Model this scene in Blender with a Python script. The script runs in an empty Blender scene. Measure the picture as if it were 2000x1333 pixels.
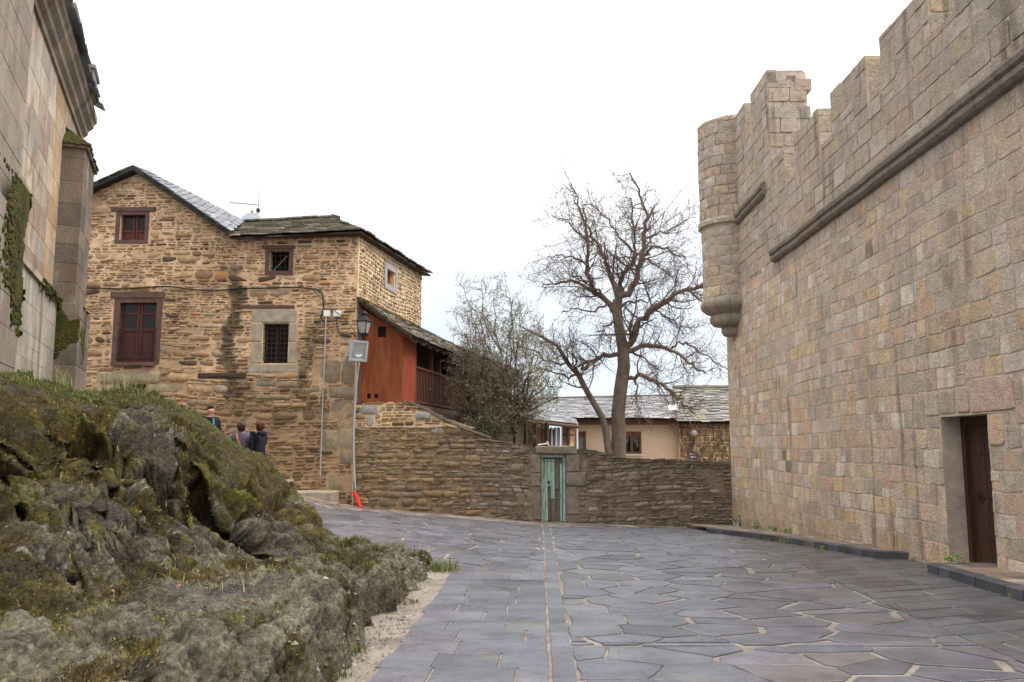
import bpy, bmesh, math, random
import numpy as np
from mathutils import Vector, Matrix
C = bpy.context.scene
COL = C.collection
rad = math.radians

# ------------------------------------------------------------------ camera, sky, sun, exposure
F = 1614.0                                   # focal length in photo pixels (photo 2000 x 1333)
PITCH = math.atan(208.0 / F)
cam_d = bpy.data.cameras.new('camera')
cam = bpy.data.objects.new('camera', cam_d); COL.objects.link(cam)
cam_d.sensor_width = 36.0; cam_d.sensor_fit = 'HORIZONTAL'; cam_d.lens = 36.0 * F / 2000.0
cam_d.clip_start = 0.05; cam_d.clip_end = 2000
cam.location = (0, 0, 0); cam.rotation_euler = (math.pi / 2 + PITCH, 0, 0)
C.camera = cam

SUN_EL, SUN_AZ = 52.0, 105.0                 # azimuth: clockwise from the viewing direction (+y)
world = bpy.data.worlds.new('World'); C.world = world; world.use_nodes = True
wt = world.node_tree; wn = wt.nodes; wl = wt.links; wn.clear()
w_out = wn.new('ShaderNodeOutputWorld'); w_bg = wn.new('ShaderNodeBackground')
w_bg.inputs['Strength'].default_value = 0.1
w_sky = wn.new('ShaderNodeTexSky'); w_sky.sky_type = 'NISHITA'; w_sky.sun_disc = False
w_sky.sun_elevation = rad(SUN_EL); w_sky.sun_rotation = rad(SUN_AZ)
w_tc = wn.new('ShaderNodeTexCoord')
w_map = wn.new('ShaderNodeMapping'); w_map.inputs['Scale'].default_value = (1, 1, 2.2)
w_noise = wn.new('ShaderNodeTexNoise'); w_noise.inputs['Scale'].default_value = 2.6
w_noise.inputs['Detail'].default_value = 7; w_noise.inputs['Roughness'].default_value = 0.55
w_ramp = wn.new('ShaderNodeValToRGB')
w_ramp.color_ramp.elements[0].position = 0.36; w_ramp.color_ramp.elements[0].color = (0.8, 0.8, 0.8, 1)
w_ramp.color_ramp.elements[1].position = 0.60; w_ramp.color_ramp.elements[1].color = (1, 1, 1, 1)
w_sep = wn.new('ShaderNodeSeparateXYZ')
w_el = wn.new('ShaderNodeValToRGB'); cr = w_el.color_ramp      # overcast: thin and bluish low down, brightest overhead
cr.elements[0].position = 0.0; cr.elements[0].color = (.24, .275, .33, 1); cr.elements[1].position = 1.0; cr.elements[1].color = (1, 1, 1, 1)
for p_, c_ in ((.10, (.285, .305, .33)), (.26, (.335, .345, .353)), (.5, (.52, .525, .53))):
    e_ = cr.elements.new(p_); e_.color = (*c_, 1)
w_cloud = wn.new('ShaderNodeMixRGB'); w_cloud.blend_type = 'MULTIPLY'; w_cloud.inputs['Fac'].default_value = 1
w_tone = wn.new('ShaderNodeMapRange'); w_tone.inputs['From Min'].default_value = .38; w_tone.inputs['From Max'].default_value = .62
w_tone.inputs['To Min'].default_value = 13.6; w_tone.inputs['To Max'].default_value = 17.5
w_mix = wn.new('ShaderNodeMixRGB')
wl.new(w_tc.outputs['Generated'], w_map.inputs['Vector']); wl.new(w_map.outputs['Vector'], w_noise.inputs['Vector'])
wl.new(w_noise.outputs['Fac'], w_ramp.inputs['Fac'])
wl.new(w_tc.outputs['Generated'], w_sep.inputs['Vector']); wl.new(w_sep.outputs['Z'], w_el.inputs['Fac'])
wl.new(w_el.outputs['Color'], w_cloud.inputs['Color1']); wl.new(w_noise.outputs['Fac'], w_tone.inputs['Value']); wl.new(w_tone.outputs['Result'], w_cloud.inputs['Color2'])
wl.new(w_ramp.outputs['Color'], w_mix.inputs['Fac'])
wl.new(w_sky.outputs['Color'], w_mix.inputs['Color1']); wl.new(w_cloud.outputs['Color'], w_mix.inputs['Color2'])
wl.new(w_mix.outputs['Color'], w_bg.inputs['Color']); wl.new(w_bg.outputs['Background'], w_out.inputs['Surface'])

sun_d = bpy.data.lights.new('sun', 'SUN'); sun_d.energy = 1.1; sun_d.angle = rad(28); sun_d.color = (1.0, 0.95, 0.87)
sun = bpy.data.objects.new('sun', sun_d); COL.objects.link(sun)
sd = Vector((math.sin(rad(SUN_AZ)) * math.cos(rad(SUN_EL)), math.cos(rad(SUN_AZ)) * math.cos(rad(SUN_EL)), math.sin(rad(SUN_EL))))
sun.rotation_euler = sd.to_track_quat('Z', 'Y').to_euler(); sun.location = (20, -5, 30)
C.view_settings.view_transform = 'Standard'; C.view_settings.look = 'None'
C.view_settings.exposure = 1.18; C.view_settings.gamma = 1.0

# ------------------------------------------------------------------ measuring helpers
cp, sp = math.cos(PITCH), math.sin(PITCH)
def ray(u, v):
    a = (u - 1000.0) / F; b = -(v - 666.5) / F
    return Vector((a, cp - b * sp, sp + b * cp))
def at(u, v, Y):                              # point of the view ray at distance Y
    d = ray(u, v); return d * (Y / d.y)
def sstep(a, b, x):
    t = np.clip((x - a) / (b - a), 0, 1); return t * t * (3 - 2 * t)
LX = [-30, -12, -7.4, -6, -4.5, 0.6, 6.7, 40]
LZ = [4.2, 2.5, 1.52, 1.15, .74, .31, .08, .08]
def G(x, y):                                  # street level
    x = np.asarray(x, float); y = np.asarray(y, float)
    base = -(1.1 + .056 * np.clip(y, 3.0, 60)) - .02 * np.clip(y - 0, 0, 0)
    return base + np.interp(x, LX, LZ) * sstep(7, 19, y)
def g(x, y): return float(G(x, y))
def on_ground(u, v):
    d = ray(u, v); lo, hi = 2.0, 60.0
    for _ in range(50):
        m = (lo + hi) / 2
        if d.z / d.y * m > g(d.x / d.y * m, m): lo = m
        else: hi = m
    return Vector((d.x / d.y * lo, lo, d.z / d.y * lo))
# numpy value noise
def _h(ix, iy, iz, seed):
    n = (ix * 374761393 + iy * 668265263 + iz * 2147483647 + seed * 974711) & 0xFFFFFFFF
    n = ((n ^ (n >> 13)) * 1274126177) & 0xFFFFFFFF
    n = ((n ^ (n >> 16)) * 2246822519) & 0xFFFFFFFF
    return ((n ^ (n >> 15)) & 0xFFFFFF) / float(0xFFFFFF) * 2 - 1
def vnoise(x, y, z, seed=0):
    x = np.asarray(x, float); y = np.asarray(y, float) + 0 * x; z = np.asarray(z, float) + 0 * x
    xi = np.floor(x).astype(np.int64); yi = np.floor(y).astype(np.int64); zi = np.floor(z).astype(np.int64)
    fx, fy, fz = x - xi, y - yi, z - zi
    fx = fx * fx * (3 - 2 * fx); fy = fy * fy * (3 - 2 * fy); fz = fz * fz * (3 - 2 * fz)
    r = 0
    for dx in (0, 1):
        for dy in (0, 1):
            for dz in (0, 1):
                w = (fx if dx else 1 - fx) * (fy if dy else 1 - fy) * (fz if dz else 1 - fz)
                r = r + w * _h(xi + dx, yi + dy, zi + dz, seed)
    return r
def fbm(x, y, z, oct=4, seed=0, gain=.5):
    r = 0; a = 1; f = 1
    for k in range(oct):
        r = r + a * vnoise(x * f + 17.3 * k, y * f - 9.1 * k, z * f + 4.7 * k, seed + k); a *= gain; f *= 2.03
    return r

# ------------------------------------------------------------------ objects
class MB:
    def __init__(self): self.v = []; self.f = []; self.c = []; self.m = None
    def add(self, vs, fs, col=None):
        b = len(self.v); self.v.extend([tuple(p) for p in vs]); self.f.extend([tuple(i + b for i in f) for f in fs])
        self.c.extend([col if col else (1, 1, 1)] * len(vs))
    def box(self, o, ax, ay, az, col=None):    # o corner, three edge vectors
        o = Vector(o); ax = Vector(ax); ay = Vector(ay); az = Vector(az)
        p = [o, o + ax, o + ax + ay, o + ay, o + az, o + ax + az, o + ax + ay + az, o + ay + az]
        fs = [(3, 2, 1, 0), (4, 5, 6, 7), (0, 1, 5, 4), (1, 2, 6, 5), (2, 3, 7, 6), (3, 0, 4, 7)]
        if ax.cross(ay).dot(az) < 0: fs = [f[::-1] for f in fs]
        self.add(p, fs, col)
    def b2(self, x0, x1, y0, y1, z0, z1, col=None):
        self.box((x0, y0, z0), (x1 - x0, 0, 0), (0, y1 - y0, 0), (0, 0, z1 - z0), col)
    def tube(self, pts, rs, n=6, col=None, caps=True):
        pts = [Vector(p) for p in pts]; m = len(pts)
        if not hasattr(rs, '__len__'): rs = [rs] * m
        vs = []; t0 = (pts[1] - pts[0]).normalized()
        up = Vector((0, 0, 1)) if abs(t0.z) < .9 else Vector((1, 0, 0))
        a = t0.cross(up).normalized()
        for i, p in enumerate(pts):
            t = (pts[min(i + 1, m - 1)] - pts[max(i - 1, 0)])
            if t.length < 1e-9: t = t0.copy()
            t.normalize()
            a = (a - t * a.dot(t))
            if a.length < 1e-6: a = t.orthogonal()
            a.normalize(); b = t.cross(a)
            for k in range(n):
                th = 2 * math.pi * k / n
                vs.append(p + (a * math.cos(th) + b * math.sin(th)) * rs[i])
        fs = []
        for i in range(m - 1):
            for k in range(n):
                k2 = (k + 1) % n; fs.append((i * n + k, i * n + k2, (i + 1) * n + k2, (i + 1) * n + k))
        if caps: fs.append(tuple(range(n - 1, -1, -1))); fs.append(tuple((m - 1) * n + k for k in range(n)))
        self.add(vs, fs, col)
    def lathe(self, c, prof, n=16, col=None, ang0=0, ang1=2 * math.pi):
        c = Vector(c); vs = []; fs = []; full = abs(ang1 - ang0 - 2 * math.pi) < 1e-6
        cols = n if full else n + 1
        for (r, z) in prof:
            for k in range(cols):
                th = ang0 + (ang1 - ang0) * k / n; vs.append(c + Vector((r * math.cos(th), r * math.sin(th), z)))
        for i in range(len(prof) - 1):
            for k in range(n):
                k2 = (k + 1) % cols if full else k + 1
                fs.append((i * cols + k, i * cols + k2, (i + 1) * cols + k2, (i + 1) * cols + k))
        self.add(vs, fs, col)
    def build(self, name, mat, parent=None, smooth=False):
        me = bpy.data.meshes.new(name); me.from_pydata(self.v, [], self.f); me.update()
        ca = me.color_attributes.new('Col', 'FLOAT_COLOR', 'POINT')
        arr = np.ones((len(self.v), 4), np.float32)
        if self.c: arr[:, :3] = np.array(self.c, np.float32)
        ca.data.foreach_set('color', arr.ravel())
        if smooth: me.polygons.foreach_set('use_smooth', [True] * len(me.polygons))
        me.materials.append(mat)
        o = bpy.data.objects.new(name, me); COL.objects.link(o)
        if parent is not None:
            o.parent = parent; o.location = -world_loc(parent)
        return o
def world_loc(o):
    l = Vector((0, 0, 0))
    while o is not None: l = l + Vector(o.location); o = o.parent
    return l
def tag(o, label, cat, group=None, kind=None):
    if label: o['label'] = label
    if cat: o['category'] = cat
    if group: o['group'] = group
    if kind: o['kind'] = kind
    return o
def thing(name, label, cat, loc=(0, 0, 0), group=None):
    o = bpy.data.objects.new(name, None); COL.objects.link(o); o.location = loc; o.empty_display_size = .3
    return tag(o, label, cat, group)

# ------------------------------------------------------------------ materials
def mat(name, base=(.5, .5, .5), var=.25, scale=3.0, fine=.15, fscale=40.0, rough=.8, bump=.3, bscale=60.0, bdist=.01,
        attr=False, spots=(), spec=.3, stretch=(1, 1, 1), metal=0.0, rvar=0.0, streak=None, bump2=None, band=None):
    m = bpy.data.materials.new(name); m.use_nodes = True
    t = m.node_tree; N = t.nodes; L = t.links
    p = N['Principled BSDF']; p.inputs['Roughness'].default_value = rough
    p.inputs['Specular IOR Level'].default_value = spec; p.inputs['Metallic'].default_value = metal
    tc = N.new('ShaderNodeTexCoord'); mp = N.new('ShaderNodeMapping'); mp.inputs['Scale'].default_value = stretch
    L.new(tc.outputs['Object'], mp.inputs['Vector'])
    def noise(sc, det=5, rg=.6):
        n = N.new('ShaderNodeTexNoise'); n.inputs['Scale'].default_value = sc; n.inputs['Detail'].default_value = det
        n.inputs['Roughness'].default_value = rg; L.new(mp.outputs['Vector'], n.inputs['Vector']); return n.outputs['Fac']
    def rng(src, a, b, c, d):
        r = N.new('ShaderNodeMapRange'); r.inputs['From Min'].default_value = a; r.inputs['From Max'].default_value = b
        r.inputs['To Min'].default_value = c; r.inputs['To Max'].default_value = d; L.new(src, r.inputs['Value']); return r.outputs['Result']
    def mul(colsock, fac):
        x = N.new('ShaderNodeMixRGB'); x.blend_type = 'MULTIPLY'; x.inputs['Fac'].default_value = 1
        L.new(colsock, x.inputs['Color1']); L.new(fac, x.inputs['Color2']); return x.outputs['Color']
    if attr:
        a = N.new('ShaderNodeAttribute'); a.attribute_name = 'Col'; c = a.outputs['Color']
        if base != (.5, .5, .5):
            x = N.new('ShaderNodeMixRGB'); x.blend_type = 'MULTIPLY'; x.inputs['Fac'].default_value = 1
            x.inputs['Color2'].default_value = (*base, 1); L.new(c, x.inputs['Color1']); c = x.outputs['Color']
    else:
        r = N.new('ShaderNodeRGB'); r.outputs[0].default_value = (*base, 1); c = r.outputs[0]
    if var: c = mul(c, rng(noise(scale), .3, .7, 1 - var, 1 + var))
    if fine: c = mul(c, rng(noise(fscale, 3, .7), .3, .7, 1 - fine, 1 + fine))
    for s in spots:                            # (colour, scale, threshold, softness, amount)
        f = rng(noise(s[1], 6, .65), s[2], s[2] + s[3], 0, s[4])
        if len(s) > 5:                         # only on faces that look up
            ge = N.new('ShaderNodeNewGeometry'); se = N.new('ShaderNodeSeparateXYZ'); L.new(ge.outputs['Normal'], se.inputs['Vector'])
            ff = N.new('ShaderNodeMath'); ff.operation = 'MULTIPLY'; L.new(f, ff.inputs[0]); L.new(rng(se.outputs['Z'], s[5], s[5] + .4, 0, 1), ff.inputs[1]); f = ff.outputs[0]
        x = N.new('ShaderNodeMixRGB'); x.inputs['Color2'].default_value = (*s[0], 1)
        L.new(f, x.inputs['Fac']); L.new(c, x.inputs['Color1']); c = x.outputs['Color']
    if streak:                                 # rain streaks: (colour, threshold, softness, amount)
        m2 = N.new('ShaderNodeMapping'); m2.inputs['Scale'].default_value = (1.6, 1.6, .13); L.new(tc.outputs['Object'], m2.inputs['Vector'])
        n2 = N.new('ShaderNodeTexNoise'); n2.inputs['Scale'].default_value = 2.2; n2.inputs['Detail'].default_value = 6; L.new(m2.outputs['Vector'], n2.inputs['Vector'])
        f2 = N.new('ShaderNodeMath'); f2.operation = 'MULTIPLY'; L.new(rng(n2.outputs['Fac'], streak[1], streak[1] + streak[2], 0, streak[3]), f2.inputs[0]); L.new(rng(noise(.55, 4), .42, .6, 0, 1), f2.inputs[1])
        x = N.new('ShaderNodeMixRGB'); x.inputs['Color2'].default_value = (*streak[0], 1); L.new(f2.outputs[0], x.inputs['Fac']); L.new(c, x.inputs['Color1']); c = x.outputs['Color']
    if band:                                   # an ochre run-off stain down the wall: (direction, position, half width, colour, amount)
        dt = N.new('ShaderNodeVectorMath'); dt.operation = 'DOT_PRODUCT'; dt.inputs[1].default_value = band[0]; L.new(tc.outputs['Object'], dt.inputs[0])
        m3 = N.new('ShaderNodeMapping'); m3.inputs['Scale'].default_value = (1, 1, .25); L.new(tc.outputs['Object'], m3.inputs['Vector'])
        n4 = N.new('ShaderNodeTexNoise'); n4.inputs['Scale'].default_value = 2.6; n4.inputs['Detail'].default_value = 7; L.new(m3.outputs['Vector'], n4.inputs['Vector'])
        a1 = N.new('ShaderNodeMath'); a1.operation = 'ADD'; L.new(dt.outputs['Value'], a1.inputs[0]); L.new(rng(n4.outputs['Fac'], .3, .7, -band[1] - .35, -band[1] + .35), a1.inputs[1])
        a2 = N.new('ShaderNodeMath'); a2.operation = 'ABSOLUTE'; L.new(a1.outputs[0], a2.inputs[0])
        a3 = N.new('ShaderNodeMath'); a3.operation = 'MULTIPLY'; a3.use_clamp = True; L.new(rng(a2.outputs[0], band[2] * .5, band[2], 1, 0), a3.inputs[0]); L.new(rng(noise(1.9, 6, .7), .36, .55, 0, band[4]), a3.inputs[1])
        x = N.new('ShaderNodeMixRGB'); x.inputs['Color2'].default_value = (*band[3], 1); L.new(a3.outputs[0], x.inputs['Fac']); L.new(c, x.inputs['Color1']); c = x.outputs['Color']
    L.new(c, p.inputs['Base Color'])
    if rvar: L.new(rng(noise(2.3, 6, .7), .3, .7, rough - rvar, rough + rvar), p.inputs['Roughness'])
    if bump:
        b = N.new('ShaderNodeBump'); b.inputs['Strength'].default_value = bump; b.inputs['Distance'].default_value = bdist
        L.new(noise(bscale, 6, .65), b.inputs['Height']); L.new(b.outputs['Normal'], p.inputs['Normal'])
        if bump2:                              # coarser layer under it: (scale, distance)
            b2_ = N.new('ShaderNodeBump'); b2_.inputs['Strength'].default_value = 1; b2_.inputs['Distance'].default_value = bump2[1]
            L.new(noise(bump2[0], 8, .7), b2_.inputs['Height']); L.new(b2_.outputs['Normal'], b.inputs['Normal'])
    m['p'] = 1
    return m
M = {}
M['castle_stone'] = mat('castle_granite', attr=True, var=.2, scale=5, fine=.30, fscale=42, rough=.92, bump=1.0, bscale=24, bdist=.045, bump2=(7, .03),
                        spots=[((.20, .17, .14), 1.6, .58, .16, .28), ((.5, .46, .4), 26, .66, .05, .35), ((.10, .085, .07), 18, .70, .04, .5), ((.30, .26, .22), .45, .52, .12, .35)], streak=((.13, .105, .08), .55, .1, .7))
M['castle_mortar'] = mat('castle_mortar', (.46, .375, .295), .25, 4, .2, 60, .95, .8, 40, .02)
M['church_stone'] = mat('church_granite', attr=True, var=.3, scale=2.2, fine=.32, fscale=45, rough=.9, bump=.6, bscale=35, bdist=.02,
                        spots=[((.46, .41, .34), 1.3, .55, .12, .45), ((.07, .06, .05), 5, .64, .06, .5)], stretch=(1, 1, .55), streak=((.13, .098, .075), .50, .12, .65))
M['rubble'] = mat('rubble_stone', attr=True, var=.25, scale=9, fine=.2, fscale=60, rough=.92, bump=.8, bscale=45, bdist=.02)
M['mortar'] = mat('lime_mortar', (.66, .485, .285), .22, 1.6, .25, 50, .95, .8, 45, .02, spots=[((.30, .21, .12), 2.2, .58, .12, .5)])
M['old_mortar'] = mat('old_earth_mortar', (.20, .155, .10), .3, 3, .3, 50, .95, .9, 45, .03)
M['old_rubble'] = mat('old_rubble_stone', attr=True, var=.3, scale=8, fine=.25, fscale=60, rough=.92, bump=.9, bscale=45, bdist=.02,
                      spots=[((.42, .40, .36), 9, .67, .03, .75), ((.06, .055, .03), 3, .6, .1, .5)])
M['granite'] = mat('dressed_granite', (.33, .27, .20), .25, 6, .2, 60, .9, .6, 50, .01, spots=[((.15, .12, .09), 3, .58, .12, .5)])
M['door_granite'] = mat('weathered_granite', (.21, .175, .13), .3, 6, .25, 60, .9, .6, 50, .015, spots=[((.09, .08, .05), 4, .55, .12, .6), ((.4, .37, .32), 20, .66, .04, .4)])
M['slate_roof'] = mat('roof_slate', attr=True, var=.3, scale=5, fine=.2, fscale=40, rough=.5, bump=.4, bscale=40, spec=.5,
                      spots=[((.30, .27, .22), 7, .60, .06, .55)])
M['mossy_roof'] = mat('mossy_roof_slate', attr=True, var=.35, scale=5, fine=.25, fscale=40, rough=.75, bump=.6, bscale=40,
                      spots=[((.27, .22, .15), 4, .52, .1, .6), ((.13, .13, .03), 1.8, .58, .1, .5)])
M['red_wood'] = mat('red_painted_board', (.22, .056, .018), .35, 2.2, .2, 30, .8, .3, 30, .01, stretch=(3, 3, .5), spots=[((.27, .10, .028), 1.6, .52, .2, .7), ((.10, .045, .025), 5, .64, .08, .5)])
M['red_wood2'] = mat('faded_red_board', (.25, .050, .023), .35, 2.2, .2, 30, .8, .3, 30, .01, stretch=(3, 3, .5))
M['wood_rail'] = mat('brown_red_rail_wood', (.11, .042, .025), .3, 3, .25, 30, .75, .4, 30, .01, stretch=(4, 4, .6))
M['dark_wood'] = mat('dark_old_wood', (.05, .032, .022), .35, 3, .3, 30, .85, .5, 30, .01, stretch=(4, 4, .6))
M['beam'] = mat('weathered_beam', (.15, .10, .065), .35, 3, .3, 30, .85, .5, 30, .01, stretch=(4, 4, .6))
M['window_wood'] = mat('mahogany_window_wood', (.085, .018, .010), .25, 4, .2, 30, .5, .2, 30, .01)
M['frame_wood'] = mat('purple_brown_frame_wood', (.105, .058, .043), .3, 4, .25, 30, .8, .4, 30, .01)
M['castle_door'] = mat('dark_oak_door', (.055, .024, .013), .4, 3, .3, 30, .55, .5, 25, .02, stretch=(5, 5, .5))
M['green_paint'] = mat('flaking_green_paint', (.32, .47, .385), .25, 4, .25, 40, .85, .4, 40, .01, stretch=(3, 3, .5), spots=[((.22, .185, .15), 5, .55, .04, .85)])
M['bare_wood'] = mat('bare_grey_wood', (.15, .125, .10), .3, 4, .3, 40, .85, .5, 40, .01, stretch=(4, 4, .5))
M['glass'] = mat('dark_window_glass', (.020, .014, .012), 0, 1, 0, 1, .12, 0, spec=.22)
M['void'] = mat('painted_dark_interior', (.006, .005, .005), 0, 1, 0, 1, .95, 0)  # near-black colour standing for the darkness of unlit rooms and holes
M['iron'] = mat('black_iron', (.018, .016, .016), .2, 8, 0, 1, .6, .2, 80)
M['grey_metal'] = mat('grey_painted_metal', (.36, .38, .40), .1, 4, .05, 60, .45, .1, 60)
M['zinc'] = mat('zinc_sheet', (.26, .27, .30), .15, 4, .05, 60, .4, .1, 60, metal=.3)
M['white_plastic'] = mat('white_plastic', (.75, .74, .70), .06, 4, 0, 1, .4, 0)
M['red_plastic'] = mat('red_corrugated_plastic', (.62, .022, .02), .1, 8, 0, 1, .4, .2, 90)
M['cable'] = mat('dark_cable', (.03, .026, .022), .2, 6, 0, 1, .6, 0)
M['plaster'] = mat('peach_plaster', (.60, .445, .30), .08, 1.2, .05, 60, .9, .2, 90, .005)
M['cream'] = mat('cream_render', (.42, .34, .22), .25, 2.5, .12, 50, .9, .3, 70, .01)
M['bark'] = mat('grey_brown_bark', (.155, .118, .088), .3, 4, .3, 25, .9, .9, 22, .03, spots=[((.10, .10, .022), 3, .58, .1, .55)], stretch=(1, 1, .4))
M['twig'] = mat('brown_twig_bark', (.135, .088, .070), .3, 2, .2, 30, .9, 0)
M['shrub_twig'] = mat('grey_shrub_bark', (.15, .105, .078), .3, 2, .2, 30, .9, 0)
M['leaf'] = mat('small_green_leaf', attr=True, var=.3, scale=3, fine=0, rough=.6, bump=0, spec=.3)
M['grass'] = mat('grass_blade', attr=True, var=.2, scale=3, fine=0, rough=.6, bump=0, spec=.3)
M['moss'] = mat('moss_cushion', (.068, .062, .010), .5, 3, .45, 50, .95, 1.0, 70, .02, spots=[((.085, .050, .012), 3, .54, .1, .6), ((.025, .022, .012), 2, .55, .1, .7)])
M['sand'] = mat('pale_sand_joint', (.26, .22, .185), .25, 2.5, .3, 70, .95, .9, 60, .015, spots=[((.12, .09, .068), 1.6, .52, .12, .7), ((.10, .04, .025), 30, .68, .03, .6)])
M['slate'] = mat('slate_paving', (.80, .785, .77), attr=True, var=.32, scale=2.6, fine=.2, fscale=38, rough=.36, rvar=.17, bump=.55, bscale=11, bdist=.014, spec=.55,
                 spots=[((.15, .125, .10), 1.7, .62, .05, .55), ((.20, .175, .15), 9, .66, .04, .4), ((.045, .043, .045), .9, .60, .05, .5)])
M['kerb'] = mat('slate_kerb_block', (.68, .68, .69), attr=True, var=.2, scale=6, fine=.15, fscale=45, rough=.75, bump=.4, bscale=30, spec=.4)
M['platform'] = mat('reddish_platform_stone', attr=True, var=.3, scale=4, fine=.2, fscale=45, rough=.8, bump=.6, bscale=30, spots=[((.32, .25, .19), 3, .56, .1, .6), ((.07, .05, .04), 4, .62, .06, .5)])

# ------------------------------------------------------------------ stone walls
class Plane:
    """upright wall plane: s along, z up, d outward"""
    def __init__(self, o, s, n): self.o = Vector((o[0], o[1], 0)); self.s = Vector((s[0], s[1], 0)).normalized(); self.n = Vector((n[0], n[1], 0)).normalized()
    def __call__(self, s, z, d=0.0): return self.o + self.s * s + self.n * d + Vector((0, 0, z))
    def px(self, u, v):                        # where the ray through a photo pixel meets this wall
        r = ray(u, v); k = self.o.dot(self.n) / r.dot(self.n); p = r * k
        return ((p - self.o).dot(self.s), p.z)
    def flip(self): return (self.s.cross(Vector((0, 0, 1)))).dot(self.n) < 0
class Drum:
    def __init__(self, c, R, a0): self.c = Vector((c[0], c[1], 0)); self.R = R; self.a0 = a0
    def __call__(self, s, z, d=0.0):
        a = self.a0 + s / self.R; r = self.R + d
        return self.c + Vector((r * math.cos(a), r * math.sin(a), z))
    def flip(self): return False

def pw(pts):
    xs = [p[0] for p in pts]; zs = [p[1] for p in pts]
    return lambda s: float(np.interp(s, xs, zs))
def wave_fn(amp, seed):
    r = random.Random(seed); k = [(r.uniform(.5, 1.6), r.uniform(.2, .9), r.uniform(0, 6), amp * r.uniform(.4, 1)) for _ in range(4)]
    return lambda s, z: sum(a * math.sin(s * f + z * q + p) for f, q, p, a in k)

def rubble_rects(s0, s1, z0, z1, rnd, lay=(.05, .15), asp=(1.6, 4.5), big=.1):
    out = []; z = z0
    while z < z1:
        bh = rnd.uniform(.28, .55); s = s0 - rnd.uniform(0, .5)
        while s < s1:
            bw = rnd.uniform(.7, 1.7)
            hb = bh
            zz = z
            while zz < z + hb - .02:
                h = rnd.uniform(*lay)
                if rnd.random() < big: h = rnd.uniform(.16, .26)
                if zz + h > z + hb - lay[0] * .7: h = z + hb - zz
                ss = s
                while ss < s + bw - .02:
                    w = min(h * rnd.uniform(*asp), .62)
                    w = max(w, .09)
                    if ss + w > s + bw - .1: w = s + bw - ss
                    out.append((ss, ss + w, zz, zz + h)); ss += w
                zz += h
            s += bw
        z += bh
    return out
def ashlar_rects(s0, s1, z0, z1, rnd, ch=(.24, .36), wd=(.24, .62)):
    out = []; z = z0
    while z < z1:
        h = rnd.uniform(*ch); s = s0 - rnd.uniform(0, .4)
        while s < s1:
            w = rnd.uniform(*wd)
            if rnd.random() < .06 and h > .26:
                out.append((s, s + w, z, z + h * .5)); out.append((s, s + w, z + h * .5, z + h))
            else: out.append((s, s + w, z, z + h))
            s += w
        z += h
    return out

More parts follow.
